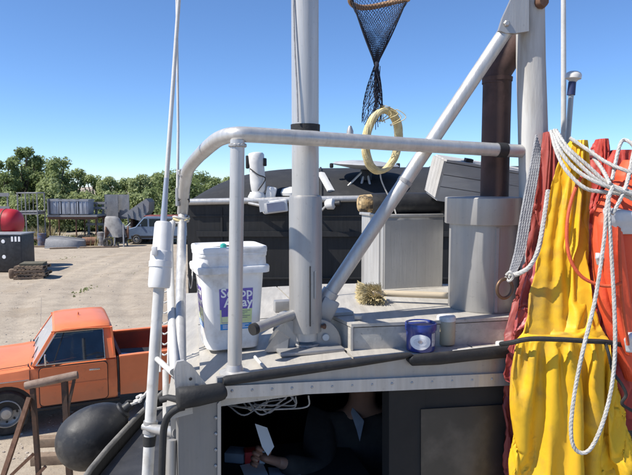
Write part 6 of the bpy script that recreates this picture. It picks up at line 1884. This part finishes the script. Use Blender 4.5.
# hand: palm and five separate fingers curled round the sheet
adir = (hand - elb).normalized()
side = Vector((0, 0, 1)); nrm = adir.cross(side).normalized(); side = nrm.cross(adir).normalized()
wrist = hand + (elb - hand).normalized() * .075
skin_mesh('hand', [(wrist, (.023, .019)), (hand + adir * -.01, (.036, .017)), (hand + adir * .03, (.038, .015))], [(0, 1), (1, 2)], skin, person)
for k, (o_s, ln) in enumerate(((.028, .07), (.010, .08), (-.009, .074), (-.027, .058))):
    b0_ = hand + adir * .028 + side * o_s
    p1 = b0_ + adir * ln * .42 + nrm * -.006; p2 = p1 + adir * ln * .2 + nrm * -.024 * 1.0; p3 = p2 - adir * ln * .22 + nrm * -.016
    skin_mesh('finger', [(b0_ - adir * .01, .0085), (p1, .0085), (p2, .0078), (p3, .0066)], [(0, 1), (1, 2), (2, 3)], skin, person, 1)
t0 = hand + side * .026 - adir * .01
skin_mesh('thumb', [(t0 - side * .012, .011), (t0 + side * .02 + adir * .02 - nrm * .01, .0098), (t0 + side * .022 + adir * .055 - nrm * .02, .008)], [(0, 1), (1, 2)], skin, person, 1)
# the sheet held in the hand
a, b, c, d = at(255, 424, 2.1), at(267, 428, 2.12), at(274, 447, 2.11), at(268, 456, 2.08)
sh = MB(); sh.prism([a, b, c, d, at(262, 447, 2.085)], Vector((.0006, .0012, .0004)))
tag(sh.build('paper_sheet', paper), 'white sheet of paper held up in the hand', 'paper')
# papers and a red carton on the dashboard
sh = MB(); sh.prism([on_z(240, 466, dz + .004), on_z(262, 462, dz + .004), on_z(272, 484, dz + .004), on_z(250, 490, dz + .004)], (0, 0, .003))
tag(sh.build('chart_sheet', paper), 'bright white sheet lying on the dashboard by the red carton', 'paper')
sh = MB(); sh.prism([on_z(268, 468, dz + .0045), on_z(300, 470, dz + .0045), on_z(304, 492, dz + .0045), on_z(272, 490, dz + .0045)], (0, 0, .003))
tag(sh.build('notebook', shirt_m), 'pale blue notebook on the dashboard below the hand', 'notebook')
cb = on_z(250, 468, dz) + Vector((0, .05, 0))
ct = thing('carton', cb, 'small red and white carton on the dashboard', 'carton')
MB().box(cb + Vector((0, 0, .026)), (.055, .05, .05), rz=.2, bev=.002).build('box', red_box, ct)
MB().box(cb + Vector((.04, .0, .028)), (.022, .051, .054), rz=.2, bev=.002).build('end_flap', print_white, ct)
q = cb + Vector((-.06, .02, .02)); tag(MB().box(q, (.08, .07, .04), rz=-.2, bev=.004).build('storage_tray', shirt_m), 'pale tray at the left end of the dashboard', 'tray')
# tangled line hanging under the roof
tl_ = thing('line_tangle', at(265, 410, 2.0), 'tangle of grey line hung just under the cabin roof edge', 'rope')
rr = random.Random(14)
for k in range(9):
    x0 = rr.uniform(224, 262); x1 = rr.uniform(262, 308); Y = rr.uniform(1.95, 2.1)
    pts = [at(x0, rr.uniform(398, 406), Y), at(x0 * .7 + x1 * .3, rr.uniform(404, 416), Y - .02), at(x0 * .35 + x1 * .65, rr.uniform(402, 414), Y + .02), at(x1, rr.uniform(398, 408), Y), at(x1 + rr.uniform(-4, 4), rr.uniform(395, 400), Y)]
    MB().tube(crv(pts, 6), .0028, 6).build('line', rope_grey if k % 3 else rope_white, tl_)
# black disc in place of a dark round opening in the cabin's bulkhead
rc2 = at(314, 425, 3.3)
tag(MB().lathe([(.22, 0), (.22, .03), (.2, .045), (.19, .03), (.001, .01)], rc2 + Vector((0, .0, 0)), (.2, -1, 0), 32).build('opening_disc', rubber), 'black disc drawn for a dark round opening in the bulkhead behind the person', 'plate')
